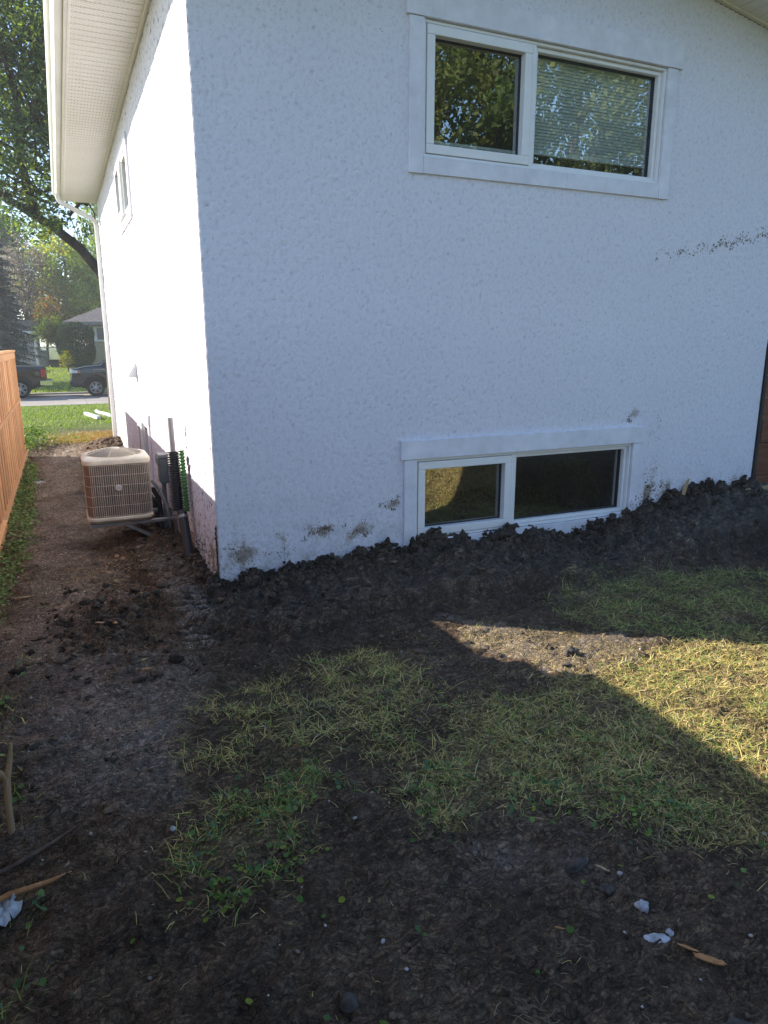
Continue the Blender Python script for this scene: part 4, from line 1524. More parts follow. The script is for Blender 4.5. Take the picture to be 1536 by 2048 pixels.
# lumps piled along the foot of the back wall
n = 900
x = RNG.uniform(-.02, 4.8, n)
y = -np.abs(RNG.normal(0, .055, n)) - .012
s = .006 + .020 * RNG.random(n) ** 2.2
clu = .42 + 1.25 * perlin(x * 3.0, x * 0 + 2.2) + .5 * perlin(x * 9.0, x * 0 + 5.2)
s *= np.clip(clu + .35, .25, 1.9)
P = seat(x, y)
P[:, 2] += RNG.uniform(-.012, .034, n) * np.clip(clu + .3, .05, 1.6)
P[:, 1] = np.minimum(P[:, 1], -s * 0.9)
o = rocks('soil_clods', P, s, 3, M['clod'], DK0, DK1, .9, .62, 5, smooth=False)
tag(o, kind='stuff')
# crumbs over the bank and the churned corner
n = 7500
x = RNG.uniform(-1.0, 4.8, n)
y = RNG.uniform(-1.0, 3.2, n)
ra = rough_amp(x, y)
keep = (RNG.random(n) < ra * .9) & ~((x > -.03) & (y > -.03)) & ~((x > -.75) & (x < 0) & (y > 1.6) & (y < 2.4) & (RNG.random(n) < .6))
keep &= RNG.random(n) > .93 * track_mask(x, y)
x, y = x[keep], y[keep]
s = .003 + .018 * RNG.random(len(x)) ** 4
y = np.where((x > 0) & (y > -s), -s, y)
x = np.where((y > 0) & (x > -s), -s, x)
o = rocks('soil_crumbs', seat(x, y), s, 2, M['clod'], DK0, (.13, .10, .075), .65, .7, 6, sink=.4)
tag(o, kind='stuff')
# lumps along the side wall and the path edge
n = 1500
y = RNG.uniform(-.3, 8.9, n)
x = -np.abs(RNG.normal(0, .22, n)) - .02
s = .006 + .026 * RNG.random(n) ** 2.6
x = np.minimum(x, -s)
keep = ~((y > 1.75) & (y < 2.35) & (x > -.2)) & (RNG.random(n) > .95 * track_mask(x, y))
o = rocks('soil_clods', seat(x[keep], y[keep]), s[keep], 2, M['clod'], DK0, (.15, .108, .08), .65, .7, 7, sink=.4)
tag(o, kind='stuff')
n = 240
x = RNG.normal(-.68, .22, n)
y = RNG.normal(-.05, .36, n)
s = .005 + .024 * RNG.random(n) ** 3
keep = (RNG.random(n) > .95 * track_mask(x, y)) & (x < -.1)
o = rocks('soil_clods', seat(x[keep], y[keep]), s[keep], 3, M['clod'], DK0, (.12, .09, .068), .7, .95, 17, sink=.45)
tag(o, kind='stuff')
# fine crumbs over the scraped yard
n = 15000
x = RNG.uniform(-1.5, 3.2, n)
y = RNG.uniform(-3.6, 1.2, n)
keep = ~((x > -.02) & (y > -.05))
x, y = x[keep], y[keep]
cl = perlin(x * 2.5, y * 2.5) + perlin(x * 8, y * 8) * .6
keep = RNG.random(len(x)) < np.clip(.45 + cl, .05, 1)
x, y = x[keep], y[keep]
s = .0018 + .0085 * RNG.random(len(x)) ** 4
o = rocks('soil_crumbs', seat(x, y), s, 1, M['clod'], (.035, .025, .017), (.17, .125, .088), .6, .45, 8, sink=.35)
tag(o, kind='stuff')
# flat slabs of scraped crust
n = 130
x = RNG.uniform(-1.2, 2.0, n)
y = RNG.uniform(-1.9, .2, n)
keep = ~((x > -.1) & (y > -.1))
x, y = x[keep], y[keep]
s = RNG.uniform(.008, .026, len(x))
o = rocks('soil_crust', seat(x, y), s, 3, M['clod'], (.06, .044, .031), (.17, .125, .088), .30, .8, 9, sink=.35)
tag(o, kind='stuff')
# pebbles and pale grit
n = 620
x = RNG.uniform(-1.35, 3.8, n)
y = RNG.uniform(-3.5, 2.5, n)
keep = ~((x > -.03) & (y > -.06))
x, y = x[keep], y[keep]
s = .0022 + .0068 * RNG.random(len(x)) ** 3
o = rocks('pebbles', seat(x, y), s, 2, M['clod'], (.16, .135, .11), (.52, .50, .48), .75, .12, 10, smooth=True, sink=.2)
tag(o, kind='stuff')
n = 300
x = RNG.normal(-.62, .16, n)
y = RNG.normal(1.05, .32, n)
s = .003 + .009 * RNG.random(n) ** 2.5
o = rocks('gravel', seat(x, y), s, 2, M['clod'], (.20, .13, .07), (.42, .31, .19), .75, .14, 12, smooth=True, sink=.2)
tag(o, kind='stuff')


def blades(name, x, y, length, width, lean, cols, mat, seed=1, lift=0.0, curl=1.0):
    """curved grass blades of two tapering pieces each, lean = angle from upright"""
    g = np.random.default_rng(seed)
    n = len(x)
    z = ground_z(x, y) + lift
    a = g.uniform(0, 6.283, n)
    dx, dy = np.cos(a), np.sin(a)
    px, py = -dy, dx
    l1 = length * .5
    le2 = np.clip(lean + g.uniform(.0, .5, n) * curl, 0, 1.7)
    bend_ = g.normal(0, .32, n) * curl
    dx2, dy2 = np.cos(a + bend_), np.sin(a + bend_)
    b0 = np.stack([x, y, z - .003], 1)
    m0 = b0 + np.stack([dx * np.sin(lean) * l1, dy * np.sin(lean) * l1, np.cos(lean) * l1], 1)
    t0 = m0 + np.stack([dx2 * np.sin(le2) * l1, dy2 * np.sin(le2) * l1, np.cos(le2) * l1], 1)
    gz = ground_z(m0[:, 0], m0[:, 1])
    m0[:, 2] = np.maximum(m0[:, 2], gz + .003 + lift)
    gz = ground_z(t0[:, 0], t0[:, 1])
    t0[:, 2] = np.maximum(t0[:, 2], gz + .002 + lift)
    w = (width / 2)[:, None]
    pv = np.stack([px, py, g.uniform(-.5, .5, n)], 1)
    V = np.stack([b0 - pv * w, b0 + pv * w, m0 + pv * w * .8, m0 - pv * w * .8, t0 + pv * w * .12, t0 - pv * w * .12], 1)
    k = np.arange(n)[:, None] * 6
    Fc = np.concatenate([k + np.array([[0, 1, 2, 3]]), k + np.array([[3, 2, 4, 5]])], 0)
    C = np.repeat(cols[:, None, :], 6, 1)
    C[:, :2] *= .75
    return np_mesh(name, V.reshape(-1, 3), Fc, mat, C.reshape(-1, 3))


def palette(n, cs, seed, var=.25):
    g = np.random.default_rng(seed)
    cs = np.array(cs)
    i = g.integers(0, len(cs), n)
    return np.clip(cs[i] * g.uniform(1 - var, 1 + var, (n, 1)), 0, 1)


def scatter(poly, n, seed, edge=.06, dens=None):
    g = np.random.default_rng(seed)
    p = np.array(poly)
    x = g.uniform(p[:, 0].min() - .1, p[:, 0].max() + .1, n)
    y = g.uniform(p[:, 1].min() - .1, p[:, 1].max() + .1, n)
    jx = x + edge * fbm(x * 6, y * 6, 3) * 1.3 + g.normal(0, edge * .5, n)
    jy = y + edge * fbm(x * 6 + 31, y * 6, 3) * 1.3 + g.normal(0, edge * .5, n)
    k = in_poly(jx, jy, poly)
    d = .52 + 1.6 * perlin(x * 4 + 9, y * 4) + 1.0 * perlin(x * 12, y * 12 + 7)
    k &= g.random(n) < np.clip(d if dens is None else d + dens, .04, 1)
    return x[k], y[k]


STRAW = [(.76, .57, .22), (.68, .50, .18), (.52, .46, .14), (.80, .66, .34), (.32, .34, .08), (.54, .36, .17)]
YGREEN = [(.50, .52, .15), (.64, .62, .20), (.32, .42, .09), (.72, .63, .26), (.36, .45, .11), (.48, .38, .16)]
GREEN = [(.12, .21, .045), (.16, .27, .06), (.22, .31, .07), (.10, .16, .04)]


def lawn_patch(poly, n, seed, cols, lmin, lmax, lean_lo, lean_hi, wd=.0024, dens=None, edge=.06, name='grass'):
    x, y = scatter(poly, n, seed, edge, dens)
    g = np.random.default_rng(seed + 100)
    L = g.uniform(lmin, lmax, len(x)) * (.6 + .6 * g.random(len(x)))
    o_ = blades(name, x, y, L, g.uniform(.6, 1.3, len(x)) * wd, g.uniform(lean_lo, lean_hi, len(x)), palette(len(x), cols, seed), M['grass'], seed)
    return tag(o_, kind='stuff')


lawn_patch(G1, 17000, 21, YGREEN + STRAW[:2], .03, .09, .7, 1.5, .0027, dens=-.05, edge=.12)
lawn_patch([(-.3, -1.3), (.2, -1.05), (.6, -1.1), (.75, -1.4), (.45, -1.9), (-.1, -1.75)], 2200, 121, [(.62, .56, .22), (.50, .52, .17), (.70, .60, .28)], .05, .12, .95, 1.5, .0032, dens=-.05, edge=.14)
lawn_patch(CL1, 1600, 124, GREEN + [(.20, .30, .06)], .03, .08, .4, 1.2, .0036, dens=0, edge=.1)
near_lawn = [p for p in G2[:7]] + [(3.6, -1.8), (3.6, -3.6), (1.6, -3.5)] + G2[12:]
lawn_patch(near_lawn, 80000, 22, STRAW * 2 + YGREEN * 2 + GREEN, .022, .066, .85, 1.5, .0026, dens=.34, edge=.10)
lawn_patch(near_lawn, 5000, 122, STRAW[:2] + STRAW[3:4], .05, .10, 1.05, 1.5, .0030, dens=-.1, edge=.12)
lawn_patch(near_lawn, 16000, 123, GREEN, .02, .05, .6, 1.4, .0034, dens=-.25, edge=.10)
lawn_patch([(3.3, -1.8), (8.4, -2.6), (8.4, -7.8), (3.1, -7.8), (2.4, -3.6)], 26000, 23, STRAW + YGREEN, .05, .11, .5, 1.3, .005, dens=.5)
lawn_patch(G3, 21000, 24, YGREEN + GREEN[:2], .04, .11, .9, 1.5, .0024, dens=.2)
lawn_patch([(1.5, -1.85), (2.3, -1.62), (3.4, -1.85), (3.4, -3.4), (1.7, -3.0)], 15000, 125, [(.86, .66, .27), (.80, .60, .22), (.88, .74, .40), (.62, .56, .16)], .025, .07, .9, 1.5, .0027, dens=.1, edge=.1)  # extra bright straw where the sun falls: sunlight put into the colour
lawn_patch(G2B, 3600, 25, STRAW, .02, .05, .8, 1.5, .0022, dens=-.1)
lawn_patch([(-.2, -1.0), (.9, -.85), (1.2, -1.2), (1.3, -1.75), (.7, -1.75), (.2, -1.5)], 2600, 26, STRAW[:4] + YGREEN, .02, .06, .9, 1.5, .0022, dens=-.2)
lawn_patch([(-1.3, 1.0), (-1.3, -3.2), (1.8, -3.5), (1.2, -2.3), (-.3, -.5), (-.8, .6)], 3000, 27, STRAW[:4] + YGREEN + [(.13, .09, .06), (.10, .07, .05)], .015, .06, 1.1, 1.55, .0018, dens=-.25)
lawn_patch(LW2, 2500, 28, GREEN + YGREEN, .03, .08, .5, 1.3, .003)
lawn_patch(CL1 + [], 1700, 29, GREEN, .02, .05, .5, 1.3, .0026)
lawn_patch(CL2, 2600, 30, GREEN, .02, .055, .5, 1.3, .0034)
# lit front lawn and straw by the far corner
x = RNG.uniform(-3.5, 3.0, 42000)
y = 8.9 + 15.9 * RNG.random(42000) ** 1.15
kp = (RNG.random(42000) < np.clip(.72 + perlin(x * .9, y * .9) * .8 - 1.2 * np.exp(-(((x + .1) / 1.0) ** 2 + ((y - 11.2) / 1.6) ** 2)), .03, 1)) & ~((x > -.5) & (y < 9.6))
x, y = x[kp], y[kp]
L = RNG.uniform(.04, .10, len(x))
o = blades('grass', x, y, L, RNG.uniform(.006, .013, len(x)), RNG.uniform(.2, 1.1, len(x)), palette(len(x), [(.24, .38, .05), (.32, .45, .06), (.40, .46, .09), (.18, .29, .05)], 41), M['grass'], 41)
tag(o, kind='stuff')
x = RNG.normal(-.10, .50, 16000)
y = RNG.normal(9.75, .55, 16000)
kp = (x < .75) & (y > 8.75) & (x > -1.2)
x, y = x[kp], y[kp]
kp = (RNG.random(len(x)) < np.clip(.7 + perlin(x * 2, y * 2), .1, 1)) & ~((x > -.05) & (y < YB + .05))
x, y = x[kp], y[kp]
o = blades('straw', x, y, RNG.uniform(.05, .14, len(x)), RNG.uniform(.005, .009, len(x)), RNG.uniform(1.0, 1.5, len(x)), palette(len(x), [(.50, .32, .09), (.42, .26, .07), (.58, .40, .14), (.30, .18, .06)], 43), M['straw'], 43, lift=.006)
tag(o, kind='stuff')
x = RNG.uniform(-9, 8, 26000)
y = RNG.uniform(32.6, 45.0, 26000)
o = blades('grass', x, y, RNG.uniform(.05, .12, 26000), RNG.uniform(.016, .03, 26000), RNG.uniform(.2, 1.1, 26000), palette(26000, [(.36, .54, .06), (.44, .60, .07), (.50, .58, .10)], 47), M['grass'], 47)
tag(o, kind='stuff')
# straw scraps on the path
x = RNG.normal(-.80, .10, 420)
y = RNG.normal(1.15, .25, 420)
o = blades('straw', x, y, RNG.uniform(.02, .06, 420), RNG.uniform(.002, .004, 420), RNG.uniform(1.2, 1.55, 420), palette(420, [(.30, .20, .09), (.38, .27, .13)], 48), M['straw'], 48, lift=.002)
tag(o, kind='stuff')


def leaflets(name, x, y, size, cols, mat, seed, zlo=.004, zhi=.03, sides=6, tilt=.45):
    g = np.random.default_rng(seed)
    n = len(x)
    z = ground_z(x, y) + g.uniform(zlo, zhi, n)
    nrm = np.stack([g.normal(0, tilt, n), g.normal(0, tilt, n), np.ones(n)], 1)
    nrm /= np.linalg.norm(nrm, axis=1)[:, None]
    t = np.cross(nrm, np.stack([np.cos(g.uniform(0, 6.28, n)), np.sin(g.uniform(0, 6.28, n)), np.zeros(n)], 1))
    t /= np.linalg.norm(t, axis=1)[:, None]
    b_ = np.cross(nrm, t)
    c = np.stack([x, y, z], 1)
    ang = np.arange(sides) * 2 * math.pi / sides
    rad = np.where(np.arange(sides) == 0, .72, 1.0)
    V = c[:, None] + (t[:, None] * (np.cos(ang) * rad)[None, :, None] + b_[:, None] * (np.sin(ang) * rad * .9)[None, :, None]) * size[:, None, None]
    cen = c - nrm * size[:, None] * .22
    V = np.concatenate([cen[:, None], V], 1)
    k = np.arange(n)[:, None] * (sides + 1)
    tri = np.concatenate([k + np.array([[0, 1 + i, 1 + (i + 1) % sides]]) for i in range(sides)], 0)
    C = np.repeat(cols[:, None], sides + 1, 1)
    C[:, 0] *= .8
    return tag(np_mesh(name, V.reshape(-1, 3), tri, mat, C.reshape(-1, 3)), kind='stuff')


CLOV = [(.085, .17, .065), (.12, .23, .07), (.15, .28, .07), (.10, .17, .085), (.20, .30, .09)]
for poly, n_, sd, sz in ((CL1, 1500, 51, .010), (CL2, 1500, 52, .0105), (G1, 520, 53, .0085), (near_lawn, 1500, 54, .0085)):
    x, y = scatter(poly, n_, sd, .07, -.1)
    leaflets('clover', x, y, RNG.uniform(.55, 1.3, len(x)) * sz, palette(len(x), CLOV, sd), M['grass'], sd)
# broad weeds at the lower edge of the turf and singles in the soil
wx = np.concatenate([RNG.normal(-.34, .07, 46), RNG.normal(-.50, .06, 30), RNG.uniform(-1.0, 1.0, 26), RNG.normal(.95, .12, 30)])
wy = np.concatenate([RNG.normal(-2.44, .05, 46), RNG.normal(-2.50, .04, 30), RNG.uniform(-3.3, -2.5, 26), RNG.normal(-2.72, .06, 30)])
leaflets('clover', wx, wy, RNG.uniform(.005, .0125, len(wx)), palette(len(wx), [(.10, .20, .03), (.14, .24, .03), (.07, .15, .04), (.22, .27, .03)], 55), M['grass'], 55, .006, .03, 8, .35)
# dense low weeds along the fence
x, y = scatter(LW, 9000, 56, .05, .35)
leaflets('weeds', x, y, RNG.uniform(.008, .018, len(x)), palette(len(x), [(.12, .21, .06), (.17, .27, .08), (.22, .31, .11), (.09, .16, .05)], 56), M['grass'], 56, .004, .075, 5, .6)
x, y = scatter(LW2, 900, 57, .05, -.1)
leaflets('weeds', x, y, RNG.uniform(.008, .016, len(x)), palette(len(x), CLOV, 57), M['grass'], 57, .004, .05, 5, .6)
# bushy weed beyond the end of the fence
x = RNG.normal(-1.45, .20, 900)
y = RNG.normal(8.9, .5, 900)
leaflets('weeds', x, y, RNG.uniform(.015, .03, 900), palette(900, [(.07, .14, .03), (.13, .21, .04), (.20, .26, .05)], 58), M['grass'], 58, .02, .30, 5, .8)
# pulled-up pale stolons and straw tufts
m_ = MB()
for (cx_, cy_, k_, ln) in ((-.50, -2.50, 7, .07), (-.33, -2.46, 6, .08), (-.44, -2.56, 5, .045), (.93, -2.84, 18, .10), (1.06, -2.83, 14, .09), (1.18, -2.92, 8, .08), (.15, -3.22, 8, .07), (.02, -1.55, 18, .12), (.16, -1.50, 14, .10), (.35, -3.06, 3, .06), (-.14, -1.36, 12, .07)):
    for _ in range(k_):
        a = rnd.uniform(0, 6.28)
        p = Vector((cx_ + rnd.gauss(0, .03), cy_ + rnd.gauss(0, .02), 0))
        path = []
        for i in range(5):
            zg = float(ground_z(np.array([p.x]), np.array([p.y]))[0])
            path.append(Vector((p.x, p.y, zg + .004 + rnd.uniform(0, .016))))
            a += rnd.gauss(0, .5)
            p = p + Vector((math.cos(a), math.sin(a), 0)) * ln / 4
        r_ = rnd.uniform(.0006, .0013)
        m_.tube(path, [r_, r_, r_, r_ * .8, r_ * .4], n=4)
o = m_.build('dead_runners', simple('pale_runner', (.30, .27, .14), .7, var=.3, scale=30))
tag(o, kind='stuff')

# ------------------------------------------------------------------ single scraps lying about
def gz1(x_, y_):
    return float(ground_z(np.array([x_]), np.array([y_]))[0])


def stone(name, x_, y_, s_, mat_, label, cat='stone', flat=.6, seed=1, bumpy=.3, asp=1.0, rot=0.0):
    V, Fc = ico(3)
    g = np.random.default_rng(seed)
    d = np.zeros(len(V))
    for fq, am in ((1.8, 1.0), (4.0, .6), (8, .4)):
        d += am * np.sin(V @ g.normal(0, fq, 3) * 1.4 + g.uniform(0, 6))
    W = V * (1 + bumpy * d * .5)[:, None] * np.array([s_ * asp, s_ / asp, s_ * flat])
    c, s = math.cos(rot), math.sin(rot)
    W = np.stack([W[:, 0] * c - W[:, 1] * s, W[:, 0] * s + W[:, 1] * c, W[:, 2]], 1)
    o_ = np_mesh(name, W, Fc, mat_, smooth=True)
    o_.location = (x_, y_, gz1(x_, y_) + s_ * flat * .45)
    return tag(o_, label, cat)


stone('stone', .642, -3.055, .020, M['stone_pale'], 'small round white stone on the dark soil, upper of the white pair', seed=3, flat=.7)
stone('stone', .605, -3.155, .024, M['stone_pale'], 'flat elongated white stone on the dark soil below the round white one', seed=4, flat=.45, asp=1.5, rot=-.5)
stone('stone', .655, -3.15, .011, M['stone_pale'], 'tiny white stone touching the elongated white one', seed=14, flat=.6)
stone('clay_lump', .575, -2.84, .030, M['lump'], 'crumbly clay lump on the dark soil below the turf edge', 'lump', .5, 5, .4, 1.5, .3)
stone('clay_lump', .60, -2.95, .020, M['lump'], 'small grey clay lump just below the larger crumbly one', 'lump', .5, 6, .45)
stone('clay_lump', -.28, -2.98, .020, M['lump'], 'grey lump with a root sticking out on the dark soil', 'lump', .9, 7, .4)
stone('clay_lump', .58, -3.45, .035, M['lump'], 'broad mud lump at the bottom edge of the yard', 'lump', .35, 8, .4, 1.4, -.4)
stone('clay_lump', 1.62, -1.50, .036, M['lump'], 'straw covered clod in the sunlit bare patch', 'lump', .6, 9, .45, 1.2)
stone('clay_lump', 1.50, -1.62, .022, M['lump'], 'dark clod in front of the straw covered one in sunlight', 'lump', .5, 10, .45, 1.3)
stone('stone', -.545, 1.42, .020, M['stone_tan'], 'round tan pebble on the soil in front of the air conditioner', seed=11, bumpy=.1, flat=.8)
stone('stone', -.50, 1.36, .018, M['stone_tan'], 'orange tan pebble beside the round tan one', seed=12, bumpy=.12, flat=.8)
stone('stone', -.70, 1.30, .022, M['lump'], 'pinkish pebble on the path in front of the air conditioner', seed=13, bumpy=.1, flat=.8)
stone('stone', -.60, -2.10, .011, M['stone_pale'], 'lone white pebble on the brown soil left of the turf', seed=15, flat=.7, bumpy=.12)


def chip(name, x_, y_, ln, wd, th, rot, mat_, label, tilt=.1, cat='wood chip'):
    m2 = MB()
    g2 = random.Random(len(label) * 7 + int(ln * 1000))
    out = [(-.50, -.30), (-.44, -.12), (-.53, .02), (-.42, .22), (-.30, .46), (-.05, .40), (.12, .50), (.30, .30), (.38, .34), (.52, .06), (.40, -.04), (.46, -.20), (.22, -.42), (.0, -.36), (-.20, -.50)]
    out = [(a_ + g2.uniform(-.04, .04), b2_ * g2.uniform(.75, 1.15)) for a_, b2_ in out][::-1]
    m2.prism([(p[0] * ln, p[1] * wd) for p in out], 0, th * .5, 'z')
    m2.v = [(v[0], v[1], v[2] + .10 * ln * (v[0] / ln) ** 2 + (.25 * th if i_ % 3 == 0 else 0)) for i_, v in enumerate(m2.v)]
    o_ = m2.build(name, mat_)
    o_.location = (x_, y_, gz1(x_, y_) + .004 + abs(math.sin(tilt)) * ln * .4)
    o_.rotation_euler = (tilt * .6, tilt, rot)
    return tag(o_, label, cat)


chip('wood_chip', .672, -3.275, .085, .026, .007, -.75, M['chip'], 'large orange wood chip on dark soil, wider of the two chips', .12)
chip('wood_chip', .655, -3.215, .062, .012, .005, -.85, M['chip'], 'thin orange splinter lying above the large orange wood chip', .08)
chip('wood_chip', .655, -2.865, .050, .010, .004, -1.0, M['stick'], 'pale wood splinter beside the crumbly clay lump', .1)
chip('wood_chip', .36, -3.02, .030, .008, .004, -.6, M['chip'], 'little orange splinter alone on the bare dark soil', .1)
chip('wood_chip', -.57, -.67, .085, .018, .009, .15, M['stick'], 'pale bark piece below the churned soil near the corner', .05)
chip('wood_chip', -.545, -.80, .062, .016, .008, .05, M['chip'], 'reddish bark piece just below the pale bark piece', .05)
chip('wood_chip', -.74, -.22, .05, .018, .008, -.2, M['stick'], 'short tan chip on the churned path soil', .1)
chip('wood_chip', -.66, -.28, .03, .022, .010, .9, M['chip'], 'stubby orange chip beside the short tan chip', .2)
chip('wood_chip', -.63, 1.02, .07, .014, .008, -.9, M['stick'], 'pale stick fragment on the soil below the bracket', .05)
chip('wood_chip', -1.18, .75, .13, .016, .012, .15, M['stick'], 'long pale stick on the ground beside the fence weeds', .05)
m2 = MB()
m2.prism([(-.5, .3), (-.3, -.1), (.1, -.5), (.3, -.1), (.55, .1), (.2, .15), (-.1, .1)], 0, .05, 'z')
m2.v = [(v[0] * .15, v[1] * .10, v[2] * .15 + .018 * math.sin(i * 2.1)) for i, v in enumerate(m2.v)]
o = m2.build('paper_scrap', M['bagplastic'])
o.location = (-1.20, 5.25, gz1(-1.2, 5.25) + .012)
tag(o, 'torn white scrap of paper lying on the path beside the fence', 'paper')
# forked stick standing at the edge of the picture
fs_ = MB()
zb = gz1(-1.12, -1.86)
fs_.tube([(-1.12, -1.87, zb - .08), (-1.118, -1.865, zb + .10), (-1.112, -1.855, zb + .20), (-1.098, -1.84, zb + .255), (-1.088, -1.835, zb + .32)], [.013, .012, .0125, .010, .006], n=10)
fs_.tube([(-1.112, -1.855, zb + .195), (-1.142, -1.862, zb + .245), (-1.165, -1.87, zb + .285), (-1.20, -1.875, zb + .30)], [.011, .010, .011, .009], n=10)
o = fs_.build('forked_stick', M['stick'], smooth='auto')
tag(o, 'pale peeled forked stick standing upright in the dark soil', 'stick')
m2 = MB()
m2.tube([(-1.25, -2.08, gz1(-1.25, -2.08) + .02), (-1.12, -2.05, gz1(-1.12, -2.05) + .018), (-.98, -1.98, gz1(-.98, -1.98) + .010), (-.90, -1.92, gz1(-.9, -1.92) + .004)], [.006, .008, .006, .002], n=8)
tag(m2.build('dead_branch', M['root'], smooth='auto'), 'grey brown bundle of roots lying below the forked stick', 'branch')
m2 = MB()
m2.tube([(-1.28, -2.28, gz1(-1.28, -2.28) + .04), (-1.10, -2.245, gz1(-1.1, -2.24) + .03), (-.99, -2.215, gz1(-.99, -2.21) + .018), (-.93, -2.16, gz1(-.93, -2.16) + .006)], [.007, .009, .007, .002], n=8)
tag(m2.build('bark_strip', M['chip'], smooth='auto'), 'orange brown bark strip lying across the white plastic scrap', 'branch')
g_ = np.random.default_rng(5)
bm = bmesh.new()
bmesh.ops.create_grid(bm, x_segments=14, y_segments=10, size=.5)
for v in bm.verts:
    x_, y_ = v.co.x, v.co.y
    e = 1 + .18 * math.sin(9 * math.atan2(y_, x_))
    v.co.x = x_ * .15 * e
    v.co.y = y_ * .075 * e
    v.co.z = .018 + .018 * math.sin(x_ * 17 + y_ * 9) * math.cos(y_ * 15) + .012 * math.sin(x_ * 41) + .02 * (1 - 4 * y_ * y_)
geo_ = bmesh.ops.extrude_face_region(bm, geom=bm.faces[:])
for el in geo_['geom']:
    if isinstance(el, bmesh.types.BMVert):
        el.co.z -= .003
me = bpy.data.meshes.new('plastic_scrap')
bm.to_mesh(me)
bm.free()
me.materials.append(M['bagplastic'])
o = bpy.data.objects.new('plastic_scrap', me)
link(o)
o.location = (-1.155, -2.29, gz1(-1.155, -2.29) + .002)
o.rotation_euler = (0, 0, .5)
tag(o, 'crumpled white plastic scrap under the orange brown bark strip', 'litter')

# loose downspout pieces on the front lawn
m2 = MB()
za, zb_ = gz1(-.28, 17.6), gz1(-.08, 14.6)
m2.tube([(-.30, 17.4, za + .05), (-.07, 14.7, zb_ + .05)], 1, sq=(.05, .04), cap=False)
m2.tube([(-.07, 14.70, zb_ + .05), (-.066, 14.66, zb_ + .05)], 1, sq=(.043, .033))
o = m2.build('downspout_pipe', [M['white_plastic']], bevel=.006)
tag(o, 'straight white downspout length lying on the shaded front lawn', 'pipe')
m2 = MB()
zc = gz1(.1, 16.2)
m2.tube([(-.03, 16.9, zc + .10), (.0, 16.8, zc + .055), (.10, 16.5, zc + .05), (.22, 16.0, zc + .05), (.26, 15.8, zc + .05), (.27, 15.72, zc - .03)], 1, sq=(.05, .04))
o = m2.build('downspout_elbow', M['white_plastic'], bevel=.006)
tag(o, 'short white downspout elbow lying beside the straight length', 'pipe')

# ------------------------------------------------------------------ trees
def crown_mesh(name, clumps, per, leaf, cols, mat, parent, seed, spread, flat=1.0):
    g = np.random.default_rng(seed)
    C0 = np.array(clumps, float)
    n = len(C0) * per
    c = np.repeat(C0[:, :3], per, 0)
    sp_ = np.repeat(C0[:, 3] if C0.shape[1] > 3 else np.full(len(C0), spread), per)
    d = g.normal(0, 1, (n, 3))
    d /= np.linalg.norm(d, axis=1)[:, None] + 1e-9
    d *= (g.random((n, 1)) ** .45)
    p = c + d * sp_[:, None] * np.array([1, 1, flat])
    nrm = g.normal(0, 1, (n, 3)) + np.array([0, 0, .5])
    nrm /= np.linalg.norm(nrm, axis=1)[:, None]
    t = np.cross(nrm, g.normal(0, 1, (n, 3)))
    t /= np.linalg.norm(t, axis=1)[:, None]
    b_ = np.cross(nrm, t)
    L = leaf * g.uniform(.6, 1.25, n)[:, None]
    V = np.stack([p - t * L, p + b_ * L * .5 - nrm * L * .1, p + t * L, p - b_ * L * .5 - nrm * L * .1], 1)
    Fc = np.arange(n * 4).reshape(n, 4)
    cs = np.array(cols)
    ci = np.repeat(g.integers(0, len(cs), len(C0)), per)
    sw = g.random(n) < .25
    ci[sw] = g.integers(0, len(cs), sw.sum())
    cc = cs[ci] * g.uniform(.7, 1.25, (n, 1))
    return np_mesh(name, V.reshape(-1, 3), Fc, mat, np.repeat(np.clip(cc, 0, 1)[:, None], 4, 1).reshape(-1, 3), parent)


def crown_points(c, r, n, g, hollow=.35, gap=.0, fq=.45):
    out = []
    while len(out) < n:
        d = g.normal(0, 1, 3)
        d /= np.linalg.norm(d)
        q = (hollow + (1 - hollow) * g.random()) ** .7
        e = 1 + .22 * math.sin(d[0] * 4.1 + d[2] * 3.3 + c[0]) + .14 * math.sin(d[1] * 7 + d[2] * 6.1)
        p = np.array(c) + d * q * e * np.array(r)
        if gap and float(perlin(np.array([p[0] * fq + p[2] * .3]), np.array([p[1] * fq + p[2] * fq + 13]))[0]) < gap:
            continue
        out.append(p)
    return out


def limb(m_, pts_, r0, r1, n=9):
    k_ = len(pts_)
    m_.tube(pts_, [r0 + (r1 - r0) * i / (k_ - 1) for i in range(k_)], n=n)


def wander(a, b_, k_, amp, g):
    a, b_ = Vector(a), Vector(b_)
    L = (b_ - a).length
    return [a.lerp(b_, i / k_) + (Vector(g.normal(0, amp * L, 3)) if 0 < i < k_ else Vector((0, 0, 0))) for i in range(k_ + 1)]


def tree(name, label, base, h, crown_c, crown_r, nclump, per, leaf, cols, trunk_r, seed, spread=.5, gap=0.0, group=None, cat='tree', limbs=9, hollow=.35):
    g = np.random.default_rng(seed)
    t = thing(name, label, cat, base, group)
    m_ = MB()
    b = Vector(base)
    cc = Vector(crown_c)
    limb(m_, [b - Vector((0, 0, .3)), b + Vector((0, 0, .25)), b.lerp(cc, .4), b.lerp(cc, .75), cc + Vector((0, 0, crown_r[2] * .4))][0:5], trunk_r * 1.25, trunk_r * .25)
    pts_ = crown_points(crown_c, crown_r, nclump, g, hollow, gap)
    for i in range(limbs):
        e = Vector(pts_[int(g.integers(0, len(pts_)))])
        st = b.lerp(cc, g.uniform(.45, .95))
        limb(m_, wander(st, e, 4, .06, g), trunk_r * .38, trunk_r * .05, 6)
    m_.build('trunk', M['bark'], t, smooth=True)
    crown_mesh('crown', [(*p, spread * g.uniform(.7, 1.3)) for p in pts_], per, leaf, cols, M['leaf'], t, seed, spread)
    return t


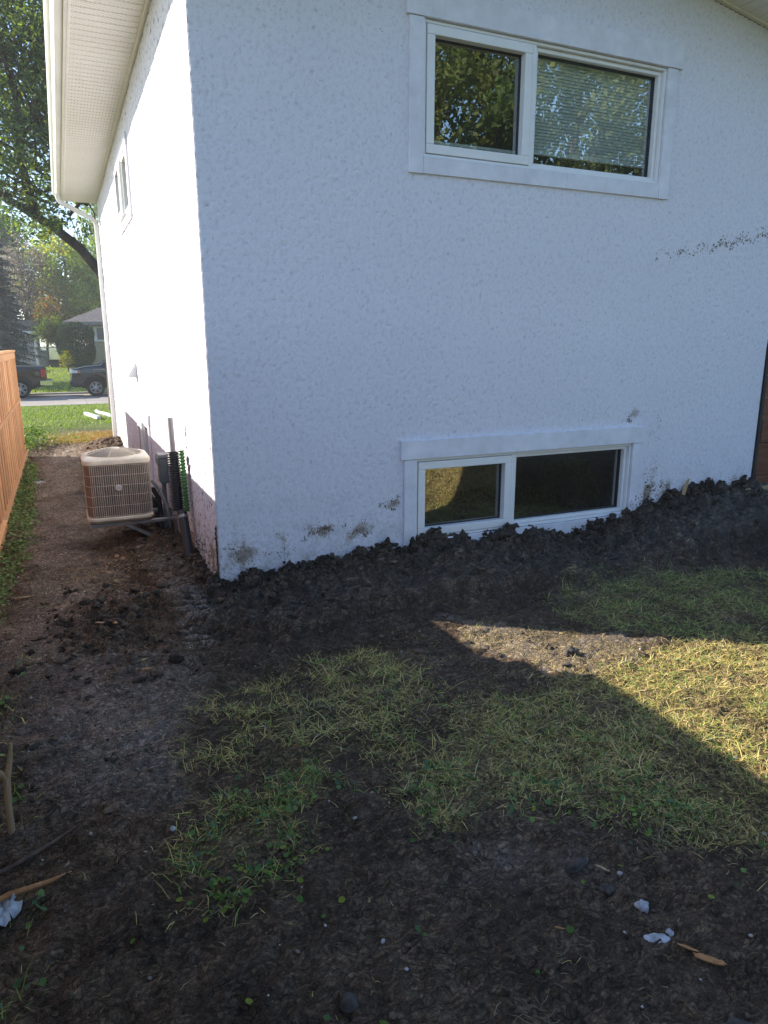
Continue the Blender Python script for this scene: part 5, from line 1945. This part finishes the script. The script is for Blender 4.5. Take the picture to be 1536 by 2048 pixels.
ELM = [(.085, .135, .05), (.10, .16, .05), (.14, .20, .045), (.24, .30, .05), (.07, .115, .055), (.065, .105, .06)]
# the big front-yard tree: trunk hidden behind the house corner, one limb sloping up across the view
g = np.random.default_rng(77)
elm = thing('shade_tree', 'big leafy shade tree with a thick limb arching over the front lawn', 'tree', (.98, 19.0, -.55))
m_ = MB()
limb(m_, [(.98, 19, -.8), (.95, 19, -.3), (.92, 19, 1.5), (.95, 19, 3.0), (1.2, 19, 5.5), (1.7, 19.2, 8.5), (2.0, 19.3, 12)], .62, .18, 14)
m_.build('trunk', M['bark'], elm, smooth=True)
m_ = MB()
limb(m_, [(.95, 19, 2.6), (.55, 18.9, 3.5), (.0, 18.7, 4.2), (-.6, 18.5, 4.65), (-1.3, 18.2, 5.05), (-2.1, 17.9, 5.5), (-3.3, 17.4, 6.3)], .165, .07, 12)
limb(m_, [(-1.05, 18.3, 4.95), (-1.25, 18.2, 6.2), (-1.2, 18.3, 7.8), (-1.45, 18.2, 9.2), (-2.2, 18.0, 10.6)], .13, .05, 9)
limb(m_, [(1.1, 19, 5.0), (.3, 18.6, 7.0), (-.3, 18.2, 8.6), (-1.6, 17.6, 10.4)], .20, .05, 9)
limb(m_, [(1.3, 19, 6.0), (.4, 19.3, 8.8), (-.1, 19.4, 11.5)], .22, .07, 9)
for _ in range(46):
    e = Vector(g.uniform((-4.5, 15.5, 4.5), (2.0, 21.5, 12.5)))
    st = Vector(g.uniform((-2.2, 17.6, 5.0), (.9, 19.2, 9.5)))
    limb(m_, wander(st, e, 4, .07, g), .05, .010, 5)
m_.build('limb', M['bark'], elm, smooth=True)
cl = crown_points((-1.0, 18.4, 8.4), (4.2, 4.0, 4.3), 860, g, .12, -.05, .55)
cl = [p for p in cl if not (p[2] < 4.35 + .12 * abs(p[0]))]
cl += crown_points((4.2, 19.0, 9.0), (4.5, 4.5, 5.0), 260, g, .3, -.1, .5)
cl = [(*p, .55 * g.uniform(.6, 1.3)) for p in cl]
crown_mesh('crown', cl, 66, .068, ELM, M['leaf'], elm, 78, .5)

YG = [(.26, .35, .07), (.33, .40, .075), (.40, .43, .08), (.20, .29, .06), (.46, .42, .08)]
tree('background_tree', 'bright yellow green tree behind the far houses, widest of the lit crowns', (.0, 58, .2), 11, (.2, 58, 6.2), (3.3, 2.8, 4.3), 300, 60, .15, YG, .3, 81, .75, -.1, 'trees behind the far houses')
tree('background_tree', 'dull green tree rising over the tan house roof', (4.6, 62, .2), 13, (4.4, 62, 7.0), (3.6, 3, 5.0), 260, 60, .16, [(.14, .22, .07), (.18, .26, .08), (.23, .29, .09)], .3, 82, .8, -.1, 'trees behind the far houses')
tree('background_tree', 'grey brown half bare tree between the spruce and the yellow green tree', (-2.9, 56, .2), 9, (-2.75, 56, 6.0), (1.7, 1.7, 3.0), 110, 40, .10, [(.17, .145, .135), (.21, .17, .15), (.14, .145, .10)], .2, 83, .6, -.1, 'trees behind the far houses', limbs=26)
tree('background_tree', 'tall dark green tree standing far behind the spruce', (-6.5, 64, .2), 14, (-6.0, 64, 9.0), (4.2, 3.5, 6.0), 260, 55, .18, ELM, .35, 84, .9, -.1, 'trees behind the far houses')
tree('background_tree', 'low reddish autumn tree beside the grey bin', (-1.6, 50, .2), 3, (-1.45, 50, 3.0), (1.0, 1.0, 1.3), 60, 50, .09, [(.20, .10, .03), (.26, .14, .04), (.13, .11, .03), (.08, .10, .02)], .1, 85, .5, -.2, 'trees behind the far houses')
tree('background_tree', 'wide dark tree far down the street, tallest of the back row', (9, 70, .2), 16, (8, 70, 10), (7, 5, 7), 320, 50, .22, ELM, .4, 86, 1.1, -.1, 'trees behind the far houses')
tree('small_tree', 'small drooping green tree with bent trunk beside the clipped cedar', (-.62, 43.5, .15), 4, (-1.05, 43.4, 2.35), (.95, .8, .75), 60, 60, .07, [(.07, .11, .02), (.10, .14, .02), (.05, .08, .02)], .08, 87, .4, -.2, limbs=7)


def conifer(name, label, base, h, r, cols, seed, cat='tree', droop=.35, layers=26, per=11, width=.10):
    g_ = np.random.default_rng(seed)
    t = thing(name, label, cat, base)
    b = Vector(base)
    m2_ = MB()
    limb(m2_, [b - Vector((0, 0, .3)), b + Vector((0, 0, h * .5)), b + Vector((0, 0, h))], .16, .02, 8)
    V, Fc, C = [], [], []
    for i in range(layers):
        f = (i + .5) / layers
        z_ = h * (.10 + .88 * f)
        rr2 = r * (1 - f) ** .85 + .12
        for j in range(per):
            a = 6.283 * (j + g_.random()) / per + i * 1.7
            ln = rr2 * g_.uniform(.7, 1.12)
            tip = b + Vector((math.cos(a) * ln, math.sin(a) * ln, z_ - droop * ln * g_.uniform(.5, 1.2)))
            st = b + Vector((0, 0, z_))
            limb(m2_, [st, tip], .022, .006, 4)
            col = np.array(cols[int(g_.integers(0, len(cols)))])
            nsp = int(22 + 30 * ln)
            for q in range(nsp):
                s_ = g_.uniform(.18, 1.0)
                p = st.lerp(tip, s_)
                side = g_.normal(0, 1, 3)
                side[2] = -abs(side[2]) * .8 + .15
                side /= np.linalg.norm(side)
                L = (.16 + .20 * (1 - s_ * .6)) * g_.uniform(.6, 1.2)
                e = p + Vector(side) * L
                w_ = Vector(np.cross(side, g_.normal(0, 1, 3))).normalized() * width * .35
                k0 = len(V)
                V += [p - w_ * .4, p + w_ * .4, e + w_ * .5, e - w_ * .5]
                Fc.append((k0, k0 + 1, k0 + 2, k0 + 3))
                C += [col * g_.uniform(.7, 1.3)] * 4
    m2_.build('trunk', M['bark'], t)
    np_mesh('crown', np.array([tuple(v) for v in V]), Fc, M['needle'], np.array(C), t)
    return t


conifer('spruce_tree', 'dark blue green spruce with drooping boughs behind the fence end', (-3.55, 36.5, -.1), 9.0, 1.9, [(.040, .066, .062), (.055, .085, .078), (.07, .10, .085)], 91)
# clipped cedar: dense column of upright sprays
ced = thing('cedar_shrub', 'tall clipped dark green cedar with a rounded top by the tan house', 'shrub', (.12, 42.4, .12))
g = np.random.default_rng(95)
n = 15000
a = g.uniform(0, 6.283, n)
zz = g.random(n)
R0 = np.interp(zz, [0, .12, .35, .75, .9, 1.0], [.62, .85, 1.0, 1.02, .85, .25]) * (1 + .06 * np.sin(a * 5 + zz * 9))
rad = R0 * (1 - .25 * g.random(n) ** 2.2)
p = np.stack([.12 + rad * np.cos(a) * 1.0, 42.4 + rad * np.sin(a) * .9, .15 + zz * 2.55], 1)
up = np.stack([np.cos(a) * .5, np.sin(a) * .5, np.full(n, 1.0)], 1) + g.normal(0, .35, (n, 3))
up /= np.linalg.norm(up, axis=1)[:, None]
sd = np.cross(up, g.normal(0, 1, (n, 3)))
sd /= np.linalg.norm(sd, axis=1)[:, None]
L = g.uniform(.06, .14, n)[:, None]
V = np.stack([p, p + up * L * .6 + sd * L * .3, p + up * L, p + up * L * .6 - sd * L * .3], 1)
cc = palette(n, [(.034, .070, .040), (.046, .09, .046), (.06, .115, .05)], 96)
np_mesh('crown', V.reshape(-1, 3), np.arange(n * 4).reshape(n, 4), M['needle'], np.repeat(cc[:, None], 4, 1).reshape(-1, 3), ced)
m_ = MB()
limb(m_, [(.12, 42.4, -.1), (.12, 42.4, 2.4)], .12, .03, 8)
m_.build('trunk', M['bark'], ced)
# leaf litter sapling with yellow leaves at the cedar's foot
tree('sapling', 'spindly yellow leaved sapling at the foot of the clipped cedar', (-.45, 40.6, .05), 1.2, (-.5, 40.6, .75), (.32, .3, .5), 22, 26, .05, [(.22, .22, .02), (.28, .26, .03), (.14, .18, .02)], .025, 97, .16, limbs=4)
# trees across the back of the yard, seen only in the upper window
REF = [(.11, .16, .05), (.15, .19, .06), (.08, .12, .04), (.20, .22, .07)]
tree('yard_tree', 'broad green tree at the back of the yard mirrored in the upper window', (11.5, -19, -.2), 12, (11.8, -19, 8.2), (3.8, 3, 5.8), 480, 80, .125, REF, .35, 101, .75, -.05, 'trees across the back yard')
tree('yard_tree', 'tall pale green tree at the back of the yard, beside the broad one', (18.2, -20, -.2), 13, (18.6, -20, 8.4), (4.2, 3, 6.4), 480, 80, .125, [(.15, .20, .09), (.20, .23, .11), (.11, .15, .07)], .35, 102, .8, -.05, 'trees across the back yard')
tree('yard_tree', 'dark green tree at the back of the yard, furthest along the hedge', (25, -19, -.2), 11, (25, -19, 6.5), (3.6, 3, 5.4), 180, 60, .10, REF, .35, 103, .85, -.05, 'trees across the back yard')

tree('side_tree', 'round green tree standing beyond the red brown gate', (17, 13, -.2), 9, (17, 13, 5.2), (3.4, 3.2, 4.0), 170, 45, .16, ELM, .3, 111, .75, -.1, 'trees beyond the gate')
tree('side_tree', 'wide yellow green tree further along beyond the red brown gate', (27, 19, -.2), 11, (27, 19, 6.0), (4.6, 4.2, 4.8), 190, 45, .2, YG, .35, 112, .9, -.1, 'trees beyond the gate')
# ------------------------------------------------------------------ across the street
hr = thing('far_house', 'tan sided bungalow with grey hip roof across the street', 'house', (3.6, 47, .2))
m_ = MB()
m_.box(1.12, 12, 46, 53, -.1, 2.74)
m_.build('wall', M['siding'], hr)
m_ = MB()
zz = .35
while zz < 1.70:
    o = MB().prism([(45.978, zz + .004), (45.998, zz + .215), (46.01, zz + .215), (46.01, zz)], 1.16, 8.0, 'x').build('siding_board', M['siding'], hr)
    zz += .225
m_.add([(-.5, 45.2, 2.86), (12.6, 45.2, 2.86), (12.6, 53.8, 2.86), (-.5, 53.8, 2.86), (3.4, 49.5, 4.5), (8.7, 49.5, 4.5),
        (-.5, 45.2, 2.74), (12.6, 45.2, 2.74), (12.6, 53.8, 2.74), (-.5, 53.8, 2.74)],
       [(0, 1, 5, 4), (1, 2, 5), (2, 3, 4, 5), (3, 0, 4), (0, 6, 7, 1), (1, 7, 8, 2), (2, 8, 9, 3), (3, 9, 6, 0), (6, 9, 8, 7)])
m_.build('roof', M['farroof'], hr)
m_ = MB()
m_.box(-.52, 12.62, 45.14, 45.2, 2.70, 2.88)
m_.build('gutter', M['bin_grey'], hr)
m_ = MB()
m_.box(1.30, 3.2, 45.90, 45.97, 1.66, 2.62)
wf = m_.build('window', M['white_plastic'], hr)
MB().box(1.50, 2.6, 45.885, 45.899, 1.78, 2.52).build('pane', M['farglass'], wf)
hl = thing('far_house', 'white walled house with brown grey roof half hidden by the spruce', 'house', (-5, 50, .2))
MB().box(-10, -2.1, 49, 56, -.1, 2.3).build('wall', M['whitewall'], hl)
m_ = MB()
m_.prism([(-10.6, 2.2), (-1.55, 2.2), (-1.55, 2.42), (-2.3, 3.05), (-9.9, 3.05)], 48.2, 56, 'y')
m_.build('roof', M['farroof'], hl)
m_ = MB()
m_.prism([(-9, 2.9), (-3.5, 2.9), (-3.4, 4.0), (-9, 4.0)], 50.5, 56, 'y')
m_.add([(-9.2, 49.8, 3.6), (-3.2, 49.8, 3.6), (-3.2, 53, 4.9), (-9.2, 53, 4.9), (-9.2, 56, 3.6), (-3.2, 56, 3.6)], [(0, 1, 2, 3), (3, 2, 5, 4), (0, 3, 4), (1, 5, 2), (0, 4, 5, 1)])
m_.build('upper_roof', M['farroof'], hl)
MB().box(-10.6, -1.5, 48.1, 48.19, 2.17, 2.32).build('fascia', M['white_plastic'], hl)
MB().box(-5.2, -3.6, 48.93, 49.0, 1.1, 2.0).build('window', M['farglass'], hl)
cf = thing('chain_link_fence', 'grey chain link fence in front of the white walled house', 'fence', (-2.5, 44.5, .1))
for px_ in (-6.6, -4.6, -2.55, -.70):
    MB().tube([(px_, 44.5, -.1), (px_, 44.5, 1.34)], .03, n=8).build('post', M['galv'], cf)
MB().tube([(-7, 44.5, 1.30), (-.70, 44.5, 1.30)], .024, n=8).build('top_rail', M['galv'], cf)
m_ = MB()
for i in range(110):
    x0 = -8.2 + i * .075
    for s_ in (1, -1):
        pa = [(x0, 44.49 if s_ > 0 else 44.51, .12), (x0 + 1.15, 44.49 if s_ > 0 else 44.51, 1.27)] if s_ > 0 else [(x0 + 1.15, 44.51, .12), (x0, 44.51, 1.27)]
        if pa[0][0] > -.72 or pa[1][0] > -.72 or min(pa[0][0], pa[1][0]) < -7:
            continue
        m_.tube(pa, .0055, n=3, cap=False)
m_.build('wire_mesh', M['galv'], cf)
bn = thing('wheelie_bin', 'grey waste bin beside the white post at the chain link fence', 'bin', (-1.75, 43.6, .1))
MB().add([(-2.0, 43.3, .15), (-1.5, 43.3, .15), (-1.5, 43.9, .15), (-2.0, 43.9, .15), (-2.05, 43.25, 1.05), (-1.45, 43.25, 1.05), (-1.45, 43.95, 1.05), (-2.05, 43.95, 1.05)],
         [(0, 3, 2, 1), (4, 5, 6, 7), (0, 1, 5, 4), (1, 2, 6, 5), (2, 3, 7, 6), (3, 0, 4, 7)]).build('body', M['bin_grey'], bn, bevel=.03)
MB().prism([(-2.08, 1.052), (-1.42, 1.052), (-1.45, 1.14), (-2.05, 1.14)], 43.2, 44.0, 'y').build('lid', M['bin_grey'], bn, bevel=.02)
bn = thing('storage_bin', 'low dark blue storage bin on the grass near the cedar', 'bin', (-1.0, 43.2, .1))
MB().prism([(-1.38, .10), (-.68, .10), (-.62, .50), (-1.42, .50)], 42.9, 43.6, 'y').build('body', M['bin_dark'], bn, bevel=.03)
MB().prism([(-1.45, .502), (-.59, .502), (-.64, .60), (-1.40, .60)], 42.86, 43.64, 'y').build('lid', M['bin_dark'], bn, bevel=.02)
pst = MB().box(-2.16, -2.0, 43.9, 44.06, -.05, 1.62).add([(-2.18, 43.88, 1.62), (-1.98, 43.88, 1.62), (-1.98, 44.08, 1.62), (-2.18, 44.08, 1.62), (-2.08, 43.98, 1.74)], [(0, 1, 4), (1, 2, 4), (2, 3, 4), (3, 0, 4), (0, 3, 2, 1)]).build('gate_post', M['white_plastic'], bevel=.008)
tag(pst, 'square white post with pointed cap beside the grey waste bin', 'post')


# ------------------------------------------------------------------ pickups parked along the far kerb, both facing -X
def pickup(label, xf, y0, zg, paint, chrome_rear):
    t = thing('pickup_truck', label, 'pickup truck', (xf + 2.9, y0 + .95, zg), 'pickups parked on the street')
    P = lambda pts_: [(xf + a, zg + b) for a, b in pts_]
    W = 1.92
    # lower body with wheel arches, drawn from the nose backwards
    arch = lambda cx_: [(cx_ - .50 * math.cos(q), .42 + .50 * math.sin(q)) for q in [math.pi * i / 10 for i in range(11)]]
    prof_ = [(.06, .42), (.0, .60), (.03, 1.02), (.10, 1.20), (.55, 1.30), (1.18, 1.36), (1.30, 1.38), (5.72, 1.32), (5.75, .72), (5.70, .50), (5.0, .46)]
    low = [(x_, z_) for x_, z_ in reversed(arch(4.72))][::-1]
    low = [(4.72 + .50 * math.cos(q), .42 + .50 * math.sin(q)) for q in [math.pi * i / 10 for i in range(11)]]
    lowf = [(.98 + .50 * math.cos(q), .42 + .50 * math.sin(q)) for q in [math.pi * i / 10 for i in range(11)]]
    outline = prof_[:10] + low + lowf
    m2_ = MB()
    m2_.prism(P(outline), y0, y0 + W, 'y')
    body = m2_.build('body', paint, t, bevel=.035, seg=2, smooth='auto')
    # cab
    m2_ = MB()
    cab = [(1.22, 1.36), (1.95, 1.86), (2.25, 1.93), (3.45, 1.92), (3.72, 1.36)]
    vs = [(xf + a, y0 + (.05 if b < 1.5 else .17), zg + b) for a, b in cab] + [(xf + a, y0 + W - (.05 if b < 1.5 else .17), zg + b) for a, b in cab]
    nn_ = len(cab)
    m2_.add(vs, [tuple(range(nn_ - 1, -1, -1)), tuple(range(nn_, 2 * nn_))] + [(i, (i + 1) % nn_, nn_ + (i + 1) % nn_, nn_ + i) for i in range(nn_)])
    cabo = m2_.build('cab', paint, t, bevel=.03, seg=2, smooth='auto')
    # glass, set just outside the cab skin
    def yside(z_, d_):
        return y0 + .05 + .12 * min(1, max(0, (z_ - 1.36) / .5)) - d_
    for (pts_) in ([(1.62, 1.42), (2.05, 1.80), (2.42, 1.84), (2.42, 1.42)], [(2.50, 1.42), (2.50, 1.84), (3.38, 1.84), (3.55, 1.42)]):
        vs = [(xf + a, yside(b, .004), zg + b) for a, b in pts_]
        vs2 = [(v[0], v[1] + .02, v[2]) for v in vs]
        MB().add(vs + vs2, [(3, 2, 1, 0), (4, 5, 6, 7)] + [(i, (i + 1) % 4, 4 + (i + 1) % 4, 4 + i) for i in range(4)]).build('side_window', M['carglass'], cabo)
    ws = [(1.30, 1.40, .12), (1.90, 1.81, .22)]
    vs = [(xf + ws[0][0] - .015, y0 + .12, zg + ws[0][1] + .01), (xf + ws[0][0] - .015, y0 + W - .12, zg + ws[0][1] + .01), (xf + ws[1][0] - .02, y0 + W - .24, zg + ws[1][1] + .02), (xf + ws[1][0] - .02, y0 + .24, zg + ws[1][1] + .02)]
    MB().add(vs + [(v[0] + .02, v[1], v[2] - .02) for v in vs], [(0, 1, 2, 3), (7, 6, 5, 4)] + [(i, (i + 1) % 4, 4 + (i + 1) % 4, 4 + i) for i in range(4)]).build('windscreen', M['carglass'], cabo)
    for wx in (.98, 4.72):
        MB().box(xf + wx - .56, xf + wx + .56, y0 + .27, y0 + W - .27, zg + .36, zg + 1.0).build('wheel_well', M['black_plastic'], t)
    # bed opening
    MB().box(xf + 3.85, xf + 5.66, y0 + .10, y0 + W - .10, zg + 1.30, zg + 1.345).build('bed', M['black_plastic'], t)
    # wheels
    for wx in (.98, 4.72):
        for yy, sd_ in ((y0 + .02, -1), (y0 + W - .02, 1)):
            m2_ = MB()
            nn_ = 28
            prf_ = [(.19, .0), (.24, -.015), (.36, -.01), (.385, .03), (.385, .20), (.36, .25), (.19, .25)]
            vs = [(xf + wx + r_ * math.cos(6.283 * q / nn_), yy - sd_ * (-d_) * -1 if False else yy - sd_ * d_, zg + .385 + r_ * math.sin(6.283 * q / nn_)) for r_, d_ in prf_ for q in range(nn_)]
            fs = [(i * nn_ + q, i * nn_ + (q + 1) % nn_, (i + 1) * nn_ + (q + 1) % nn_, (i + 1) * nn_ + q) for i in range(len(prf_) - 1) for q in range(nn_)]
            m2_.add(vs, fs)
            wh = m2_.build('wheel', M['tyre'], t, smooth='auto')
            m2_ = MB()
            c_ = Vector((xf + wx, yy + sd_ * .012, zg + .385))
            for q in range(6):
                a = 6.283 * q / 6 + .3
                for da in (-.16, .16):
                    d0 = Vector((math.cos(a + da * 1.6), 0, math.sin(a + da * 1.6)))
                    d1 = Vector((math.cos(a + da), 0, math.sin(a + da)))
                    m2_.tube([c_ + d0 * .05, c_ + d1 * .15, c_ + d1 * .235], [.020, .017, .020], n=4)
            m2_.tube([c_ + Vector((.245 * math.cos(6.283 * q / 24), 0, .245 * math.sin(6.283 * q / 24))) for q in range(25)], .012, n=5, cap=False)
            m2_.tube([c_ + Vector((0, sd_ * .012, 0)), c_ - Vector((0, sd_ * .03, 0))], .06, n=12)
            m2_.build('rim', M['alloy'], wh)
            m2_ = MB()
            m2_.tube([c_ - Vector((0, sd_ * .03, 0)), c_ - Vector((0, sd_ * .05, 0))], .24, n=20)
            m2_.build('brake_disc', M['tyre'], wh)
    # lamps, bumpers, mirror, mudflap
    for yy in (y0 - .004, y0 + W - .30):
        MB().box(xf + .01, xf + .30, yy, yy + .304, zg + 1.02, zg + 1.17).build('headlight', M['lamp_clear'], t, bevel=.02)
    MB().box(xf + .31, xf + .40, y0 - .006, y0 + .04, zg + 1.04, zg + 1.14).build('marker_lamp', M['lamp_amber'], t, bevel=.01)
    MB().box(xf - .02, xf + .04, y0 + .34, y0 + W - .34, zg + .72, zg + 1.14).build('grille', M['chrome'], t, bevel=.015)
    MB().prism(P([(-.06, .50), (.10, .44), (.34, .46), (.34, .62), (.06, .68), (-.06, .66)]), y0 - .01, y0 + W + .01, 'y').build('front_bumper', M['black_plastic'] if not chrome_rear else M['chrome'], t, bevel=.02)
    for yy in (y0 - .006, y0 + W - .16):
        MB().box(xf + 5.56, xf + 5.765, yy, yy + .166, zg + .86, zg + 1.22).build('tail_light', M['lamp_red'], t, bevel=.02)
    bp_ = M['chrome'] if chrome_rear else M['black_plastic']
    MB().prism(P([(5.50, .52), (5.98, .50), (6.02, .56), (6.02, .72), (5.96, .74), (5.50, .74)]), y0 - .005, y0 + W + .005, 'y').build('rear_bumper', bp_, t, bevel=.02)
    MB().box(xf + 5.752, xf + 5.79, y0 + .20, y0 + W - .20, zg + .80, zg + 1.28).build('tailgate', paint, t, bevel=.012)
    m2_ = MB()
    m2_.tube([(xf + 1.72, y0 + .06, zg + 1.42), (xf + 1.70, y0 - .08, zg + 1.44)], .02, n=6)
    m2_.box(xf + 1.62, xf + 1.76, y0 - .26, y0 - .07, zg + 1.36, zg + 1.60)
    m2_.build('mirror', M['chrome'], t, bevel=.02)
    MB().box(xf + 1.53, xf + 1.545, y0 + .02, y0 + .28, zg + .22, zg + .62).build('mudflap', M['tyre'], t)
    MB().box(xf + 5.27, xf + 5.285, y0 + .02, y0 + .28, zg + .24, zg + .66).build('mudflap', M['tyre'], t)
    MB().box(xf + 1.62, xf + 4.1, y0 - .002, y0 + .03, zg + .86, zg + .89).build('side_moulding', M['black_plastic'], t)
    MB().box(xf + .95, xf + 1.42, y0 - .003, y0 + .03, zg + 1.16, zg + 1.20).build('emblem', M['chrome'], t)
    for hx in (2.36, 3.42):
        MB().box(xf + hx, xf + hx + .16, y0 - .02, y0 + .02, zg + 1.18, zg + 1.22).build('door_handle', paint, t, bevel=.008)
    return t


pickup('dark blue pickup truck showing its front wheel and headlight beyond the downspout', -.46, 29.9, -.775, M['carblue'], False)
pickup('black pickup truck with chrome bumper and red tail lamp beyond the cedar fence', -7.22, 30.0, -.775, M['carblack'], True)

# ------------------------------------------------------------------ slight air haze, also added to imitate lens glare over the far trees
mb = MB()
mb.box(-700, 700, -700, 900, -3.0, 24.0)
hz = bpy.data.materials.new('haze')
hz.use_nodes = True
hn = hz.node_tree
hn.nodes.remove(hn.nodes['Principled BSDF'])
pv_ = hn.nodes.new('ShaderNodeVolumePrincipled')
pv_.inputs['Color'].default_value = (0.92, 0.95, 1.0, 1)
pv_.inputs['Density'].default_value = 0.0013
pv_.inputs['Anisotropy'].default_value = 0.35
hn.links.new(pv_.outputs[0], hn.nodes['Material Output'].inputs['Volume'])
tag(mb.build('haze', hz), kind='stuff')
